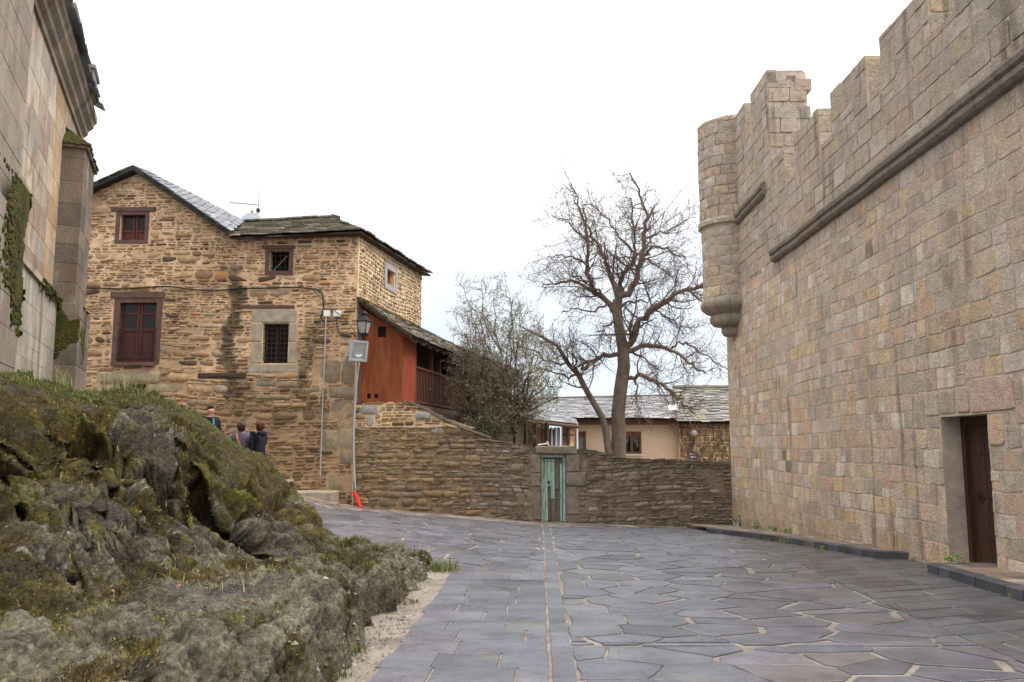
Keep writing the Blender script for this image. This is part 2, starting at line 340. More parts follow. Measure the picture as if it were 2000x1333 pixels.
def lay_stones(mb, W, rects, top, bot, s0, s1, holes, gap, depth, bev, colfn, rnd, wave=None, rough=.25, cham=.3, rot=0.0, dvar=.6):
    flip = W.flip()
    for (a, b, z0, z1) in rects:
        a = max(a, s0); b = min(b, s1)
        if b - a < .05: continue
        bad = False
        for (ha, hb, hz0, hz1) in holes:
            if a < hb and b > ha and z0 < hz1 and z1 > hz0:
                opts = [((ha - a) * (z1 - z0), (a, ha, z0, z1)), ((b - hb) * (z1 - z0), (hb, b, z0, z1)),
                        ((b - a) * (hz0 - z0), (a, b, z0, hz0)), ((b - a) * (z1 - hz1), (a, b, hz1, z1))]
                ar, r = max(opts, key=lambda q: q[0])
                if ar < .0015 or r[1] - r[0] < .03 or r[3] - r[2] < .02: bad = True; break
                a, b, z0, z1 = r
        if bad: continue
        t0, t1 = top(a), top(b); q0, q1 = bot(a), bot(b)
        c = [[a, max(z0, q0)], [b, max(z0, q1)], [b, min(z1, t1)], [a, min(z1, t0)]]
        hl, hr = c[3][1] - c[0][1], c[2][1] - c[1][1]
        if hl < .02 and hr < .02: continue
        if hl < .02: c[3][1] = c[0][1] + .02
        if hr < .02: c[2][1] = c[1][1] + .02
        w = b - a; h = max(hl, hr); gp = gap * rnd.uniform(.6, 1.5) * .5
        gp = min(gp, w * .2, h * .22)
        cen = (sum(p[0] for p in c) / 4, sum(p[1] for p in c) / 4)
        jit = rough * min(w, h)
        c = [[p[0] + (gp if p[0] < cen[0] else -gp) + rnd.uniform(-1, 1) * jit * .35, p[1] + (gp if p[1] < cen[1] else -gp) + rnd.uniform(-1, 1) * jit * .35] for p in c]
        ring = []
        for i in range(4):
            p, pr, nx = c[i], c[i - 1], c[(i + 1) % 4]
            for tgt in (pr, nx):
                L = math.hypot(tgt[0] - p[0], tgt[1] - p[1]); cut = min(cham * min(w, h) * rnd.uniform(.25, 1.0), L * .42)
                ring.append((p[0] + (tgt[0] - p[0]) * cut / max(L, 1e-6), p[1] + (tgt[1] - p[1]) * cut / max(L, 1e-6)))
        if rot:
            th = rnd.gauss(0, rot); ca_, sa_ = math.cos(th), math.sin(th)
            ring = [(cen[0] + (p[0] - cen[0]) * ca_ - (p[1] - cen[1]) * sa_, cen[1] + (p[0] - cen[0]) * sa_ + (p[1] - cen[1]) * ca_) for p in ring]
        if wave: ring = [(p[0] + .4 * wave(p[1] * 1.3, p[0]), p[1] + wave(p[0], p[1])) for p in ring]; cen = (cen[0], cen[1] + wave(cen[0], cen[1]))
        n = 8; dd = depth * rnd.uniform(1 - dvar, 1 + dvar); tx, tz = rnd.uniform(-1, 1) * depth * .5, rnd.uniform(-1, 1) * depth * .5
        levels = [(0.0, -.006), (bev * .35, dd * .72), (bev, dd)]
        vs = []
        for ins, d in levels:
            for p in ring:
                dx, dz = cen[0] - p[0], cen[1] - p[1]; L = math.hypot(dx, dz); k = min(ins / max(L, 1e-6), .6)
                q = (p[0] + dx * k, p[1] + dz * k)
                e = d if d <= 0 else d + tx * (q[0] - cen[0]) / max(w, .05) + tz * (q[1] - cen[1]) / max(h, .05)
                vs.append(W(q[0], q[1], e))
        vs.append(W(cen[0], cen[1], dd * 1.06))
        fs = []
        for l in range(2):
            for k in range(n):
                k2 = (k + 1) % n; fs.append((l * n + k, l * n + k2, (l + 1) * n + k2, (l + 1) * n + k))
        for k in range(n): fs.append((2 * n + k, 2 * n + (k + 1) % n, 3 * n))
        if flip: fs = [f[::-1] for f in fs]
        mb.add(vs, fs, colfn(cen[0], cen[1], rnd))

def backing(mb, W, s0, s1, topx, top, botx, bot, holes, thick, reveal=None, seg=1.0):
    """the solid wall behind the stones: front, back, top, ends and the reveals of its openings"""
    xs = set([s0, s1]) | set(x for x in list(topx) + list(botx) if s0 < x < s1)
    for h in holes: xs |= set(x for x in h[:2] if s0 < x < s1)
    k = s0
    while k < s1: xs.add(k); k += seg
    xs = sorted(xs); fl = W.flip()
    def q(a, b, c, d): mb.add([a, b, c, d], [(3, 2, 1, 0) if fl else (0, 1, 2, 3)])
    e = 1e-4
    for a, b in zip(xs[:-1], xs[1:]):
        if b - a < 1e-5: continue
        ta, tb = top(a + e), top(b - e); qa, qb = bot(a + e), bot(b - e)
        hs = sorted([h for h in holes if h[0] < b - e and h[1] > a + e], key=lambda h: h[2])
        lo = (qa, qb)
        for h in hs:
            if h[2] > max(lo): q(W(a, lo[0]), W(b, lo[1]), W(b, h[2]), W(a, h[2]))
            lo = (h[3], h[3])
        if ta > lo[0] + e or tb > lo[1] + e: q(W(a, lo[0]), W(b, lo[1]), W(b, tb), W(a, ta))
        q(W(a, ta), W(b, tb), W(b, tb, -thick), W(a, ta, -thick))
        q(W(b, qb, -thick), W(a, qa, -thick), W(a, ta, -thick), W(b, tb, -thick))
    for i, b in enumerate(xs):                 # steps in the top line, ends
        l = top(b - e) if i > 0 else bot(b + e); r = top(b + e) if i < len(xs) - 1 else bot(b - e)
        if abs(l - r) > .01: 
            if l > r: q(W(b, r), W(b, r, -thick), W(b, l, -thick), W(b, l))
            else: q(W(b, l, -thick), W(b, l), W(b, r), W(b, r, -thick))
    dp = reveal or thick
    for (a, b, z0, z1) in holes:
        q(W(a, z0), W(b, z0), W(b, z0, -dp), W(a, z0, -dp)); q(W(a, z1, -dp), W(b, z1, -dp), W(b, z1), W(a, z1))
        q(W(a, z0, -dp), W(a, z1, -dp), W(a, z1), W(a, z0)); q(W(b, z0), W(b, z1), W(b, z1, -dp), W(b, z0, -dp))
def mortar_sheet(mb, W, s0, s1, z0, z1, top, bot, holes, res, colfn, amp, seed, d0=.004):
    ns, nz = int((s1 - s0) / res), int((z1 - z0) / res); fl = W.flip()
    S = np.linspace(s0, s1, ns + 1); Zz = np.linspace(z0, z1, nz + 1); A, B = np.meshgrid(S, Zz)
    T_ = np.array([top(x) for x in S]); Q_ = np.array([bot(x) for x in S]); Bc = np.clip(B, Q_[None, :], T_[None, :])
    D = d0 + amp * (.5 + .5 * fbm(A * 2.1, Bc * 2.6, 0 * A, 4, seed)) * 1.0
    nn = fbm(A * .7, Bc * .7, 0 * A, 3, seed + 7); n3 = fbm(A * 4, Bc * 4, 0 * A, 3, seed + 9)
    b0 = len(mb.v)
    for j in range(nz + 1):
        for i in range(ns + 1): mb.v.append(tuple(W(A[j, i], Bc[j, i], D[j, i]))); mb.c.append(colfn(A[j, i], Bc[j, i], nn[j, i], n3[j, i]))
    for j in range(nz):
        for i in range(ns):
            if B[j, i] > max(T_[i], T_[i + 1]) or B[j + 1, i] < min(Q_[i], Q_[i + 1]): continue
            cs, cz = (S[i] + S[i + 1]) / 2, (Zz[j] + Zz[j + 1]) / 2
            if any(h[0] < S[i + 1] and h[1] > S[i] and h[2] < Zz[j + 1] and h[3] > Zz[j] for h in holes): continue
            f = (j * (ns + 1) + i, j * (ns + 1) + i + 1, (j + 1) * (ns + 1) + i + 1, (j + 1) * (ns + 1) + i)
            mb.f.append(tuple(k + b0 for k in (f[::-1] if fl else f)))
def pick(rnd, pal, j=.15):
    t = sum(p[1] for p in pal); r = rnd.uniform(0, t)
    for c, w in pal:
        r -= w
        if r <= 0: break
    k = rnd.uniform(1 - j, 1 + j)
    return tuple(max(0, x * k * rnd.uniform(.97, 1.03)) for x in c)
def mixc(a, b, t): return tuple(x + (y - x) * t for x, y in zip(a, b))
def wbox(mb, W, s0, s1, z0, z1, d0, d1, col=None):
    o = W(s0, z0, d0); mb.box(o, W(s1, z0, d0) - o, W(s0, z0, d1) - o, W(s0, z1, d0) - o, col)
def bev(o, w=.008, seg=1):
    m = o.modifiers.new('bevel', 'BEVEL'); m.width = w; m.segments = seg; m.limit_method = 'ANGLE'
    return o

def slate_patch(mb, p00, p10, p11, p01, row, width, th, rnd, pal, over=1.5, jit=.3, lift=.012):
    """rows of lapped slates from the eave p00-p10 up to p01-p11"""
    p00, p10, p11, p01 = map(Vector, (p00, p10, p11, p01))
    def S(a, b): return p00.lerp(p10, a).lerp(p01.lerp(p11, a), b)
    H = ((p01 - p00).length + (p11 - p10).length) / 2; Wd = max((p10 - p00).length, (p11 - p01).length)
    n0 = (p10 - p00).cross(p01 - p00).normalized()
    if n0.z < 0: n0 = -n0
    nr = max(2, int(H / row))
    for r in range(nr):
        b0 = r / nr; a = -rnd.uniform(0, .5) * width / Wd
        while a < 1:
            w = width * rnd.uniform(.5, 1.5) / Wd; a0, a1 = max(a, 0), min(a + w, 1); a += w
            if a1 - a0 < .02 * width / Wd: continue
            lo = b0 - rnd.uniform(0, jit) / nr; hi = min(b0 + over / nr, 1.0)
            lf = th * rnd.uniform(.9, 1.5) + lift * rnd.random()
            sk = rnd.uniform(-.1, .1) / nr
            q = [S(a0, lo) + n0 * lf, S(a1, lo + sk) + n0 * (lf + rnd.uniform(-.3, .3) * th), S(a1 - .0005, hi) + n0 * th * .2, S(a0 + .0005, hi) + n0 * th * .2]
            k = n0 * th
            vs = q + [x - k for x in q]
            fs = [(0, 1, 2, 3), (7, 6, 5, 4), (0, 4, 5, 1), (1, 5, 6, 2), (3, 2, 6, 7), (0, 3, 7, 4)]
            if (q[1] - q[0]).cross(q[3] - q[0]).dot(n0) < 0: fs = [f[::-1] for f in fs]
            mb.add(vs, fs, pick(rnd, pal, .3))
SLATE = [((.13, .13, .14), 4), ((.17, .165, .165), 3), ((.09, .09, .10), 2), ((.20, .18, .15), 1.2)]
MOSSY = [((.15, .13, .105), 4), ((.22, .175, .12), 3), ((.10, .09, .075), 2), ((.12, .12, .04), .6)]

def moss_blobs(mb, fn, n, size, rnd, patch=0.0):
    for _ in range(n):
        p, nr = fn(rnd); p = Vector(p)
        if patch and float(fbm(p.x * 2.2, p.y * 2.2, p.z * 2.2, 3, 7)) < patch - .5: continue
        nr = Vector(nr).normalized(); r = size * rnd.uniform(.5, 1.5)
        t = nr.orthogonal().normalized(); b = nr.cross(t); vs = []; k = 7
        for lv, (rr, hh) in enumerate(((1, -.15), (.9, .16), (.5, .30))):
            for i in range(k):
                th = 2 * math.pi * (i + .5 * lv) / k; j = rnd.uniform(.75, 1.25)
                vs.append(p + (t * math.cos(th) + b * math.sin(th)) * r * rr * j + nr * r * hh * rnd.uniform(.7, 1.2))
        vs.append(p + nr * r * .34)
        fs = [(l * k + i, l * k + (i + 1) % k, (l + 1) * k + (i + 1) % k, (l + 1) * k + i) for l in range(2) for i in range(k)]
        fs += [(2 * k + i, 2 * k + (i + 1) % k, 3 * k) for i in range(k)]
        mb.add(vs, fs)

# ------------------------------------------------------------------ ground and paving
def grid_sheet(name, xs, ys, zf, m, kind='structure'):
    X, Y = np.meshgrid(xs, ys); Z = zf(X, Y); nx, ny = len(xs), len(ys)
    v = np.stack([X, Y, Z], -1).reshape(-1, 3)
    f = [(j * nx + i, j * nx + i + 1, (j + 1) * nx + i + 1, (j + 1) * nx + i) for j in range(ny - 1) for i in range(nx - 1)]
    mb = MB(); mb.v = [tuple(p) for p in v]; mb.f = f; o = mb.build(name, m, smooth=True); o['kind'] = kind; return o
xs = list(np.arange(-30, -12, 1.5)) + list(np.arange(-12, 9, .3)) + list(np.arange(9, 41, 2.5))
ys = list(np.arange(-8, 3, 1)) + list(np.arange(3, 27, .3)) + list(np.arange(27, 95, 3.0))
grid_sheet('ground', xs, ys, G, M['sand'])

def clip_half(poly, nx, ny, c):                # keep nx*x + ny*y <= c
    out = []
    for i in range(len(poly)):
        p, q = poly[i], poly[(i + 1) % len(poly)]
        a, b = nx * p[0] + ny * p[1] - c, nx * q[0] + ny * q[1] - c
        if a <= 0: out.append(p)
        if (a < 0 < b) or (b < 0 < a):
            t = a / (a - b); out.append((p[0] + (q[0] - p[0]) * t, p[1] + (q[1] - p[1]) * t))
    return out
def clip_to(poly, region):                     # region: convex, counter-clockwise
    for i in range(len(region)):
        p, q = region[i], region[(i + 1) % len(region)]
        nx, ny = q[1] - p[1], -(q[0] - p[0]); poly = clip_half(poly, nx, ny, nx * p[0] + ny * p[1])
        if len(poly) < 3: return []
    return poly
def area(p): return .5 * sum(p[i][0] * p[(i + 1) % len(p)][1] - p[(i + 1) % len(p)][0] * p[i][1] for i in range(len(p)))
def inset(poly, gp):
    n = len(poly); res = list(poly)
    for i in range(n):
        p, q = poly[i], poly[(i + 1) % n]; L = math.hypot(q[0] - p[0], q[1] - p[1])
        if L < 1e-6: continue
        nx, ny = (q[1] - p[1]) / L, -(q[0] - p[0]) / L
        res = clip_half(res, nx, ny, nx * p[0] + ny * p[1] - (gp() if callable(gp) else gp))
        if len(res) < 3: return []
    return res
def rough_edge(poly, rnd, amt, step):
    out = []
    for i in range(len(poly)):
        p, q = poly[i], poly[(i + 1) % len(poly)]; L = math.hypot(q[0] - p[0], q[1] - p[1]); k = max(1, int(L / step))
        for j in range(k):
            t = j / k; a = amt if j else amt * .5
            out.append((p[0] + (q[0] - p[0]) * t + rnd.uniform(-a, a), p[1] + (q[1] - p[1]) * t + rnd.uniform(-a, a)))
    return out
def slab(mb, poly, h, rnd, col, tilt=.004):
    h = h * .6
    if len(poly) < 3 or area(poly) < .002: return
    cx = sum(p[0] for p in poly) / len(poly); cy = sum(p[1] for p in poly) / len(poly)
    a, b = rnd.uniform(-tilt, tilt), rnd.uniform(-tilt, tilt); n = len(poly)
    zs = G(np.array([p[0] for p in poly]), np.array([p[1] for p in poly]))
    top = [(p[0], p[1], z + h + a * (p[0] - cx) + b * (p[1] - cy)) for p, z in zip(poly, zs)]
    ins = [(cx + (p[0] - cx) * .985, cy + (p[1] - cy) * .985, p[2] + .003) for p in top]
    low = [(p[0], p[1], p[2] - h - .02) for p in top]
    fs = [tuple(range(2 * n, 3 * n))] + [(i, (i + 1) % n, n + (i + 1) % n, n + i) for i in range(n)] + [(n + i, n + (i + 1) % n, 2 * n + (i + 1) % n, 2 * n + i) for i in range(n)]
    mb.add(low + top + ins, fs, col)
PAVE = [((.130, .131, .160), 5), ((.110, .112, .138), 3), ((.157, .156, .182), 2.5), ((.088, .088, .105), 1.2), ((.14, .13, .135), .8)]
rp = random.Random(5)
pv = MB()
sx = lambda a, y: a + .034 * (y - 4.9)
# rows of rectangular slabs beside the rock, the drain strip
y = 2.6
while y < 11.3:
    h = rp.uniform(.44, .56); a = -rp.uniform(.86, .92) - .018 * (y - 5); a0 = a
    a += rp.uniform(.28, .6)
    cuts = [a0]
    while a < .06: cuts.append(a); a += rp.uniform(.42, .66)
    cuts.append(.225)
    for c0, c1 in zip(cuts[:-1], cuts[1:]):
        g1, g2 = rp.uniform(.002, .016), rp.uniform(.002, .018)
        poly = [(sx(c0 + g1, y), y + .004), (sx(c1 - g2, y), y + .004), (sx(c1 - g2, y + h), y + h - .006), (sx(c0 + g1, y + h), y + h - .006)]
        slab(pv, rough_edge(poly, rp, .003, .12), .012, rp, pick(rp, PAVE, .1))
    y += h
y = 2.6
while y < 22.5:
    h = rp.uniform(.35, .75)
    poly = [(sx(.240, y), y + .003), (sx(.382, y), y + .003), (sx(.382, y + h), y + h - .004), (sx(.240, y + h), y + h - .004)]
    slab(pv, rough_edge(poly, rp, .002, .12), .012, rp, pick(rp, PAVE, .08)); y += h
def crazy(region, pitch, gapf, pal, seedk, h=.012, bands=(), merge=0, rough=.012, aniso=1.0):
    r = random.Random(seedk)
    x0, x1 = min(p[0] for p in region), max(p[0] for p in region); y0, y1 = min(p[1] for p in region), max(p[1] for p in region)
    px, py = pitch * aniso, pitch; nx, ny = int((x1 - x0) / px) + 3, int((y1 - y0) / py) + 3
    sd = {(i, j): (x0 + (i - .5 + r.uniform(-.46, .46)) * px, y0 + (j - .5 + r.uniform(-.46, .46)) * py) for i in range(-1, nx + 1) for j in range(-1, ny + 1)}
    ba = [y0 - 1] + list(bands) + [y1 + 1]
    for (i, j), p in sd.items():
        cell = [(p[0] - 2 * px, p[1] - 2 * py), (p[0] + 2 * px, p[1] - 2 * py), (p[0] + 2 * px, p[1] + 2 * py), (p[0] - 2 * px, p[1] + 2 * py)]
        for di in (-2, -1, 0, 1, 2):
            for dj in (-2, -1, 0, 1, 2):
                q = sd.get((i + di, j + dj))
                if q is None or q is p: continue
                mx, my = (p[0] + q[0]) / 2, (p[1] + q[1]) / 2; ax, ay = q[0] - p[0], q[1] - p[1]
                cell = clip_half(cell, ax, ay, ax * mx + ay * my)
                if len(cell) < 3: break
            if len(cell) < 3: break
        if len(cell) < 3: continue
        cell = clip_to(cell, region)
        if len(cell) < 3: continue
        for b0, b1 in zip(ba[:-1], ba[1:]):
            c = clip_half(clip_half(cell, 0, -1, -b0), 0, 1, b1)
            if len(c) < 3 or area(c) < .02: continue
            c = inset(c, lambda: gapf(r))
            if len(c) < 3: continue
            slab(pv, rough_edge(c, r, rough, .14), h, r, pick(r, pal, .12))
gp = lambda r: r.choice((.003, .006, .010, .018, .028, .040, .052)) * r.uniform(.7, 1.2)
dg = lambda y: 3.34 + .13 * (y - 5.4)
crazy([(sx(.392, 2.6), 2.6), (dg(2.6) - .004, 2.6), (dg(22) - .004, 22), (sx(.40, 22), 22)], .52, gp, PAVE, 11, bands=(6.30, 6.46), aniso=1.12)
crazy([(-12, 11.32), (sx(.22, 11.32), 11.32), (sx(.22, 22.1), 22.1), (-4.8, 21.15), (-12, 19.9)], .56, gp, PAVE, 12)
crazy([(.79, 22.02), (6.9, 22.02), (6.9, 24.5), (5.0, 23.95)], .56, gp, PAVE, 13)
# rectangular slabs laid slantwise along the castle
b = -3.0
while b < 20:
    hb = rp.uniform(.36, .5); c = -rp.uniform(0, .6) - .3
    while c < 3.4:
        w = rp.uniform(.5, .95); gb = rp.choice((.004, .010, .020)); gc = rp.choice((.004, .010, .024))
        org = (3.36, 5.4); f = lambda cc, bb: (org[0] + cc + .13 * bb + 0 * cc, org[1] + .45 * cc + bb)
        poly = [f(c + gc, b + gb), f(c + w - gc, b + gb), f(c + w - gc, b + hb - gb), f(c + gc, b + hb - gb)]
        poly = clip_half(poly, -1, .13, -(3.34 - .13 * 5.4) - .005); poly = clip_half(poly, 0, 1, 22)
        if len(poly) >= 3:
            poly = clip_half(poly, 1, 0, 6.9)
            if len(poly) >= 3: slab(pv, rough_edge(poly, rp, .003, .15), .012, rp, pick(rp, [((.105, .107, .120), 3), ((.125, .126, .138), 2), ((.085, .085, .092), 1)], .1))
        c += w
    b += hb
# pinkish cobbles along the foot of the garden wall
COB = [((.24, .185, .16), 3), ((.30, .25, .225), 2), ((.19, .155, .14), 2), ((.46, .42, .39), 1)]
crazy([(-4.8, 21.2), (.79, 22.14), (.79, 24.85), (-4.8, 24.35)], .3, lambda r: r.uniform(.004, .028), COB, 14, h=.03, aniso=1.5)
crazy([(.80, 22.1), (5.0, 24.0), (6.9, 24.55), (6.9, 25.4), (.80, 24.85)], .3, lambda r: r.uniform(.004, .028), COB, 15, h=.03, aniso=1.5)
crazy([(-12, 19.95), (-4.82, 21.2), (-4.82, 24.35), (-12, 24.35)], .42, lambda r: r.uniform(.004, .028), COB, 16, h=.03, aniso=1.4)
pav = pv.build('pavement', M['slate']); pav['kind'] = 'structure'

# raised platforms with slate kerbs at the castle foot
def platform(front, back, hgt, label, seed):
    """front: kerb line (far to near); back: line at the castle wall"""
    r = random.Random(seed); c = front[len(front) // 2]
    root = thing('raised_platform', label, 'platform', (c[0], c[1], g(c[0], c[1])))
    kb = MB(); tp = MB()
    for (p, q) in zip(front[:-1], front[1:]):
        L = math.hypot(q[0] - p[0], q[1] - p[1]); k = max(1, int(L / .42)); d = ((q[0] - p[0]) / L, (q[1] - p[1]) / L); nrm = (d[1], -d[0])
        cx = sum(t[0] for t in back) / len(back)
        if (cx - p[0]) * nrm[0] + (sum(t[1] for t in back) / len(back) - p[1]) * nrm[1] < 0: nrm = (-nrm[0], -nrm[1])
        for i in range(k):
            t0, t1 = i / k, (i + 1) / k
            a = (p[0] + (q[0] - p[0]) * t0 + d[0] * .006, p[1] + (q[1] - p[1]) * t0 + d[1] * .006); b_ = (p[0] + (q[0] - p[0]) * t1 - d[0] * .006, p[1] + (q[1] - p[1]) * t1 - d[1] * .006)
            za, zb = g(*a), g(*b_); wd = .16; j = r.uniform(-.008, .008)
            vs = []
            for (x, y_, z) in ((a[0], a[1], za), (b_[0], b_[1], zb)):
                for (o_, zz) in ((0 + j, -.06), (wd, -.06), (wd, hgt + .004), (.012 + j, hgt + .004), (0 + j, hgt - .01)):
                    vs.append((x + nrm[0] * o_, y_ + nrm[1] * o_, z + zz))
            fs = [(0, 1, 2, 3, 4), (9, 8, 7, 6, 5)] + [(m_, 5 + m_, 5 + (m_ + 1) % 5, (m_ + 1) % 5) for m_ in range(5)]
            kb.add(vs, fs, pick(r, [((.085, .085, .095), 3), ((.12, .12, .13), 1), ((.15, .14, .12), .6)], .15))
    poly = front + back[::-1]
    if area(poly) < 0: poly = poly[::-1]
    pl = inset_line = poly
    n = len(poly); tp.add([(p[0], p[1], g(*p) + hgt - .012) for p in poly], [tuple(range(n))], (.20, .14, .10))
    x0, x1 = min(p[0] for p in poly), max(p[0] for p in poly); y0, y1 = min(p[1] for p in poly), max(p[1] for p in poly)
    bk = pv.__class__()
    yy = y0
    while yy < y1:
        hh = r.uniform(.25, .5); xx = x0 - r.uniform(0, .3)
        while xx < x1:
            ww = r.uniform(.3, .6); cxx, cyy = xx + ww / 2, yy + hh / 2
            fx = np.interp(cyy, [p[1] for p in sorted(front, key=lambda t: t[1])], [p[0] for p in sorted(front, key=lambda t: t[1])])
            bx = np.interp(cyy, [p[1] for p in sorted(back, key=lambda t: t[1])], [p[0] for p in sorted(back, key=lambda t: t[1])])
            xa, xb = max(xx + .006, fx + .19), min(xx + ww - .006, bx)
            if xb - xa > .08 and y0 + .1 < cyy < y1 - .1:
                q = [(xa, yy + .006), (xb, yy + .006), (xb, yy + hh - .006), (xa, yy + hh - .006)]
                q = rough_edge(q, r, .006, .2); m_ = len(q); hz = r.uniform(0, .006)
                tp.add([(p[0], p[1], g(*p) + hgt + hz) for p in q] + [(p[0], p[1], g(*p) + hgt - .02) for p in q], [tuple(range(m_))] + [(m_ + i, m_ + (i + 1) % m_, (i + 1) % m_, i) for i in range(m_)],
                       pick(r, [((.21, .145, .11), 3), ((.27, .19, .145), 2), ((.16, .12, .10), 2), ((.33, .28, .23), 1)], .2))
            xx += ww
        yy += hh
    kb.build('kerb', M['kerb'], root); tp.build('platform_top', M['platform'], root)
platform([(4.95, 21.5), (5.35, 19.6), (5.62, 17.6), (5.82, 15.6), (5.97, 13.9), (6.75, 13.62)], [(6.62, 25.1), (6.72, 20), (6.78, 14.0)], .125, 'long low platform with slate kerb at castle corner, beyond the door', 31)
platform([(6.72, 12.05), (5.75, 11.75), (5.28, 8.8), (4.85, 6.2), (4.3, 3.2)], [(6.80, 11.9), (6.86, 7), (6.9, 3.2)], .125, 'low stone platform with slate kerb on the near side of castle door', 32)

# ------------------------------------------------------------------ castle
C0 = at(1432, 1035, 25.2)
WC = Plane((C0.x, C0.y), (-.01475, -1), (-1, .01475))
castle = thing('castle', 'long grey granite castle wall with battlements and round corner turret', 'castle', (C0.x, C0.y, C0.z))
CAST = [((.46, .395, .325), 5), ((.51, .42, .315), 4), ((.47, .37, .30), 2.8), ((.52, .40, .26), 1.6), ((.56, .51, .45), 2.6), ((.40, .35, .29), 1.8), ((.50, .36, .26), .8)]
def castle_col(s, z, r):
    c = mixc(pick(r, CAST, .10), (.47, .395, .315), .06); c = (c[0] * 1.22, c[1] * 1.11, c[2] * 1.01)
    c = mixc(c, (.37, .325, .28), .25 * min(1, max(0, (s - 5) / 16 + (z + 1.5) / 9 - .15)))
    if r.random() < .004: c = mixc(c, (.12, .09, .055), .6)
    if z > 4.7: c = mixc(c, (.30, .255, .21), .4)          # grey lichen on the parapet
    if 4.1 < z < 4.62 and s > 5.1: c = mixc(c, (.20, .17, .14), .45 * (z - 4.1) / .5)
    for (q, w, b0, b1) in ((13.4, .22, 1.5, 4.7), (8.1, .15, .8, 3.4), (9.6, .12, 2, 4)):
        if abs(s - q) < w and b0 < z < b1: c = mixc(c, (.17, .14, .105), .28)
    if z < -1.3 and s < 12: c = mixc(c, (.30, .21, .12), .35)
    if z < -1.9: c = mixc(c, (.22, .17, .12), .3)
    return c
mer = [(5.03, 6.10), (6.92, 8.44), (9.18, 10.89), (11.5, 13.22), (13.95, 15.7), (16.4, 18.1), (18.8, 20.5)]
ST, SZ = 7.07, 6.27
def castle_top(s):
    if s < 5.05:
        if 2.9 < s < 3.55: return 8.62
        return 9.55 if s > 2.9 else 9.6
    for a, b in mer:
        if a <= s <= b: return ST
    return SZ
tops = sorted([2.9, 3.55, 5.05] + [q for m_ in mer for q in m_])
cbot = lambda s: g(6.6, 25.2 - s) - .25
DOOR = (12.78, 14.03, -1.66, .45)
holes = [DOOR]
bk = MB(); backing(bk, WC, 0, 20.5, tops, castle_top, [], cbot, holes, 1.0, reveal=.62)
wall = bk.build('wall', M['castle_mortar'], castle)
rc = random.Random(77)
wv = wave_fn(.012, 8)
st = MB()
def stones_on(mb, W, s0, s1, z0, z1, top, holes, ch, wd, colfn, r, gap=.013, depth=.008, bevw=.013, rough=.17, cham=.15, wave=None, bot=None):
    lay_stones(mb, W, ashlar_rects(s0, s1, z0, z1, r, ch, wd), top, bot or (lambda s: z0), s0, s1, holes, gap, depth, bevw, colfn, r, wave, rough, cham)
parts = [(0, 5.05, 9.7)] + [(5.05, 20.5, 9.7)]
big = [(12.3, 12.76, .48, .86), (12.78, 13.25, .48, .86), (13.27, 13.62, .48, .86), (13.64, 14.7, .48, .95), (14.06, 14.42, .02, .44)]
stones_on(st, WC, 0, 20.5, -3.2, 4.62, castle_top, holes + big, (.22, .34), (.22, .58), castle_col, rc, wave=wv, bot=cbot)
lay_stones(st, WC, big, castle_top, cbot, 0, 20.5, [], .016, .022, .03, castle_col, rc, None, .08, .12)
gaps = [(a_[1], b_[0], SZ, 30) for a_, b_ in zip(mer[:-1], mer[1:])]
stones_on(st, WC, 5.05, 20.5, 4.8, 7.07, lambda s: ST, gaps, (.3, .42), (.3, .75), castle_col, rc, depth=.014, rough=.08)
stones_on(st, WC, .75, 5.05, 4.62, 6.5, castle_top, [], (.26, .36), (.26, .55), castle_col, rc, depth=.016)
stones_on(st, WC, .75, 5.05, 6.68, 9.6, lambda s: 9.55, [(2.9, 3.55, 8.62, 30)], (.3, .42), (.3, .6), castle_col, rc, depth=.014, rough=.08)
# end faces of the merlons and of the tall tower stub that look towards the camera
for s_end, z0, z1, th in [(5.05, 6.5, 9.55, 1.0)] + [(b_, SZ, ST, .95) for a_, b_ in mer] + [(2.9, 8.62, 9.6, .95)]:
    W2 = Plane(WC(s_end, 0, 0)[:2], (1, -.01475), (-.01475, -1))
    if th == 1.0:
        tt = lambda s: 9.25
        stones_on(st, W2, 0, th, z0, z1, tt, [], (.3, .42), (.34, .6), castle_col, rc, depth=.03, rough=.14)
    else: stones_on(st, W2, 0, th, z0, z1, lambda s, z1=z1: z1, [], (.34, .42), (.3, .6), castle_col, rc, depth=.012, rough=.06)
# coping stones on the merlons
for (a, b_) in mer + [(.9, 2.9), (3.55, 5.05)]:
    zt = castle_top((a + b_) / 2); s = a
    while s < b_ - .01:
        e = min(s + rc.uniform(.35, .7), b_)
        if b_ - e < .15: e = b_
        wbox(st, WC, s + .006, e - .006, zt - .02, zt + rc.uniform(.02, .07), -.95, .012, castle_col(s, zt, rc)); s = e
for (q0, q1, z0_, z1_, e0_, e1_) in ((.0, .24, 9.25, 9.62, -.6, .0), (.26, .62, 9.22, 9.34, -.5, .02), (.5, .74, 9.3, 9.46, -.5, .0), (.7, 1.12, 9.06, 9.36, -.5, .04), (.0, 1.06, 8.30, 8.62, -.3, .05), (.55, 1.10, 7.66, 8.0, -.3, .04)):
    W2 = Plane(WC(5.05, 0, 0)[:2], (1, -.01475), (-.01475, -1)); wbox(st, W2, q0, q1, z0_, z1_, e0_, e1_, castle_col(5, 8, rc))
st.build('wall_stone', M['castle_stone'], wall)
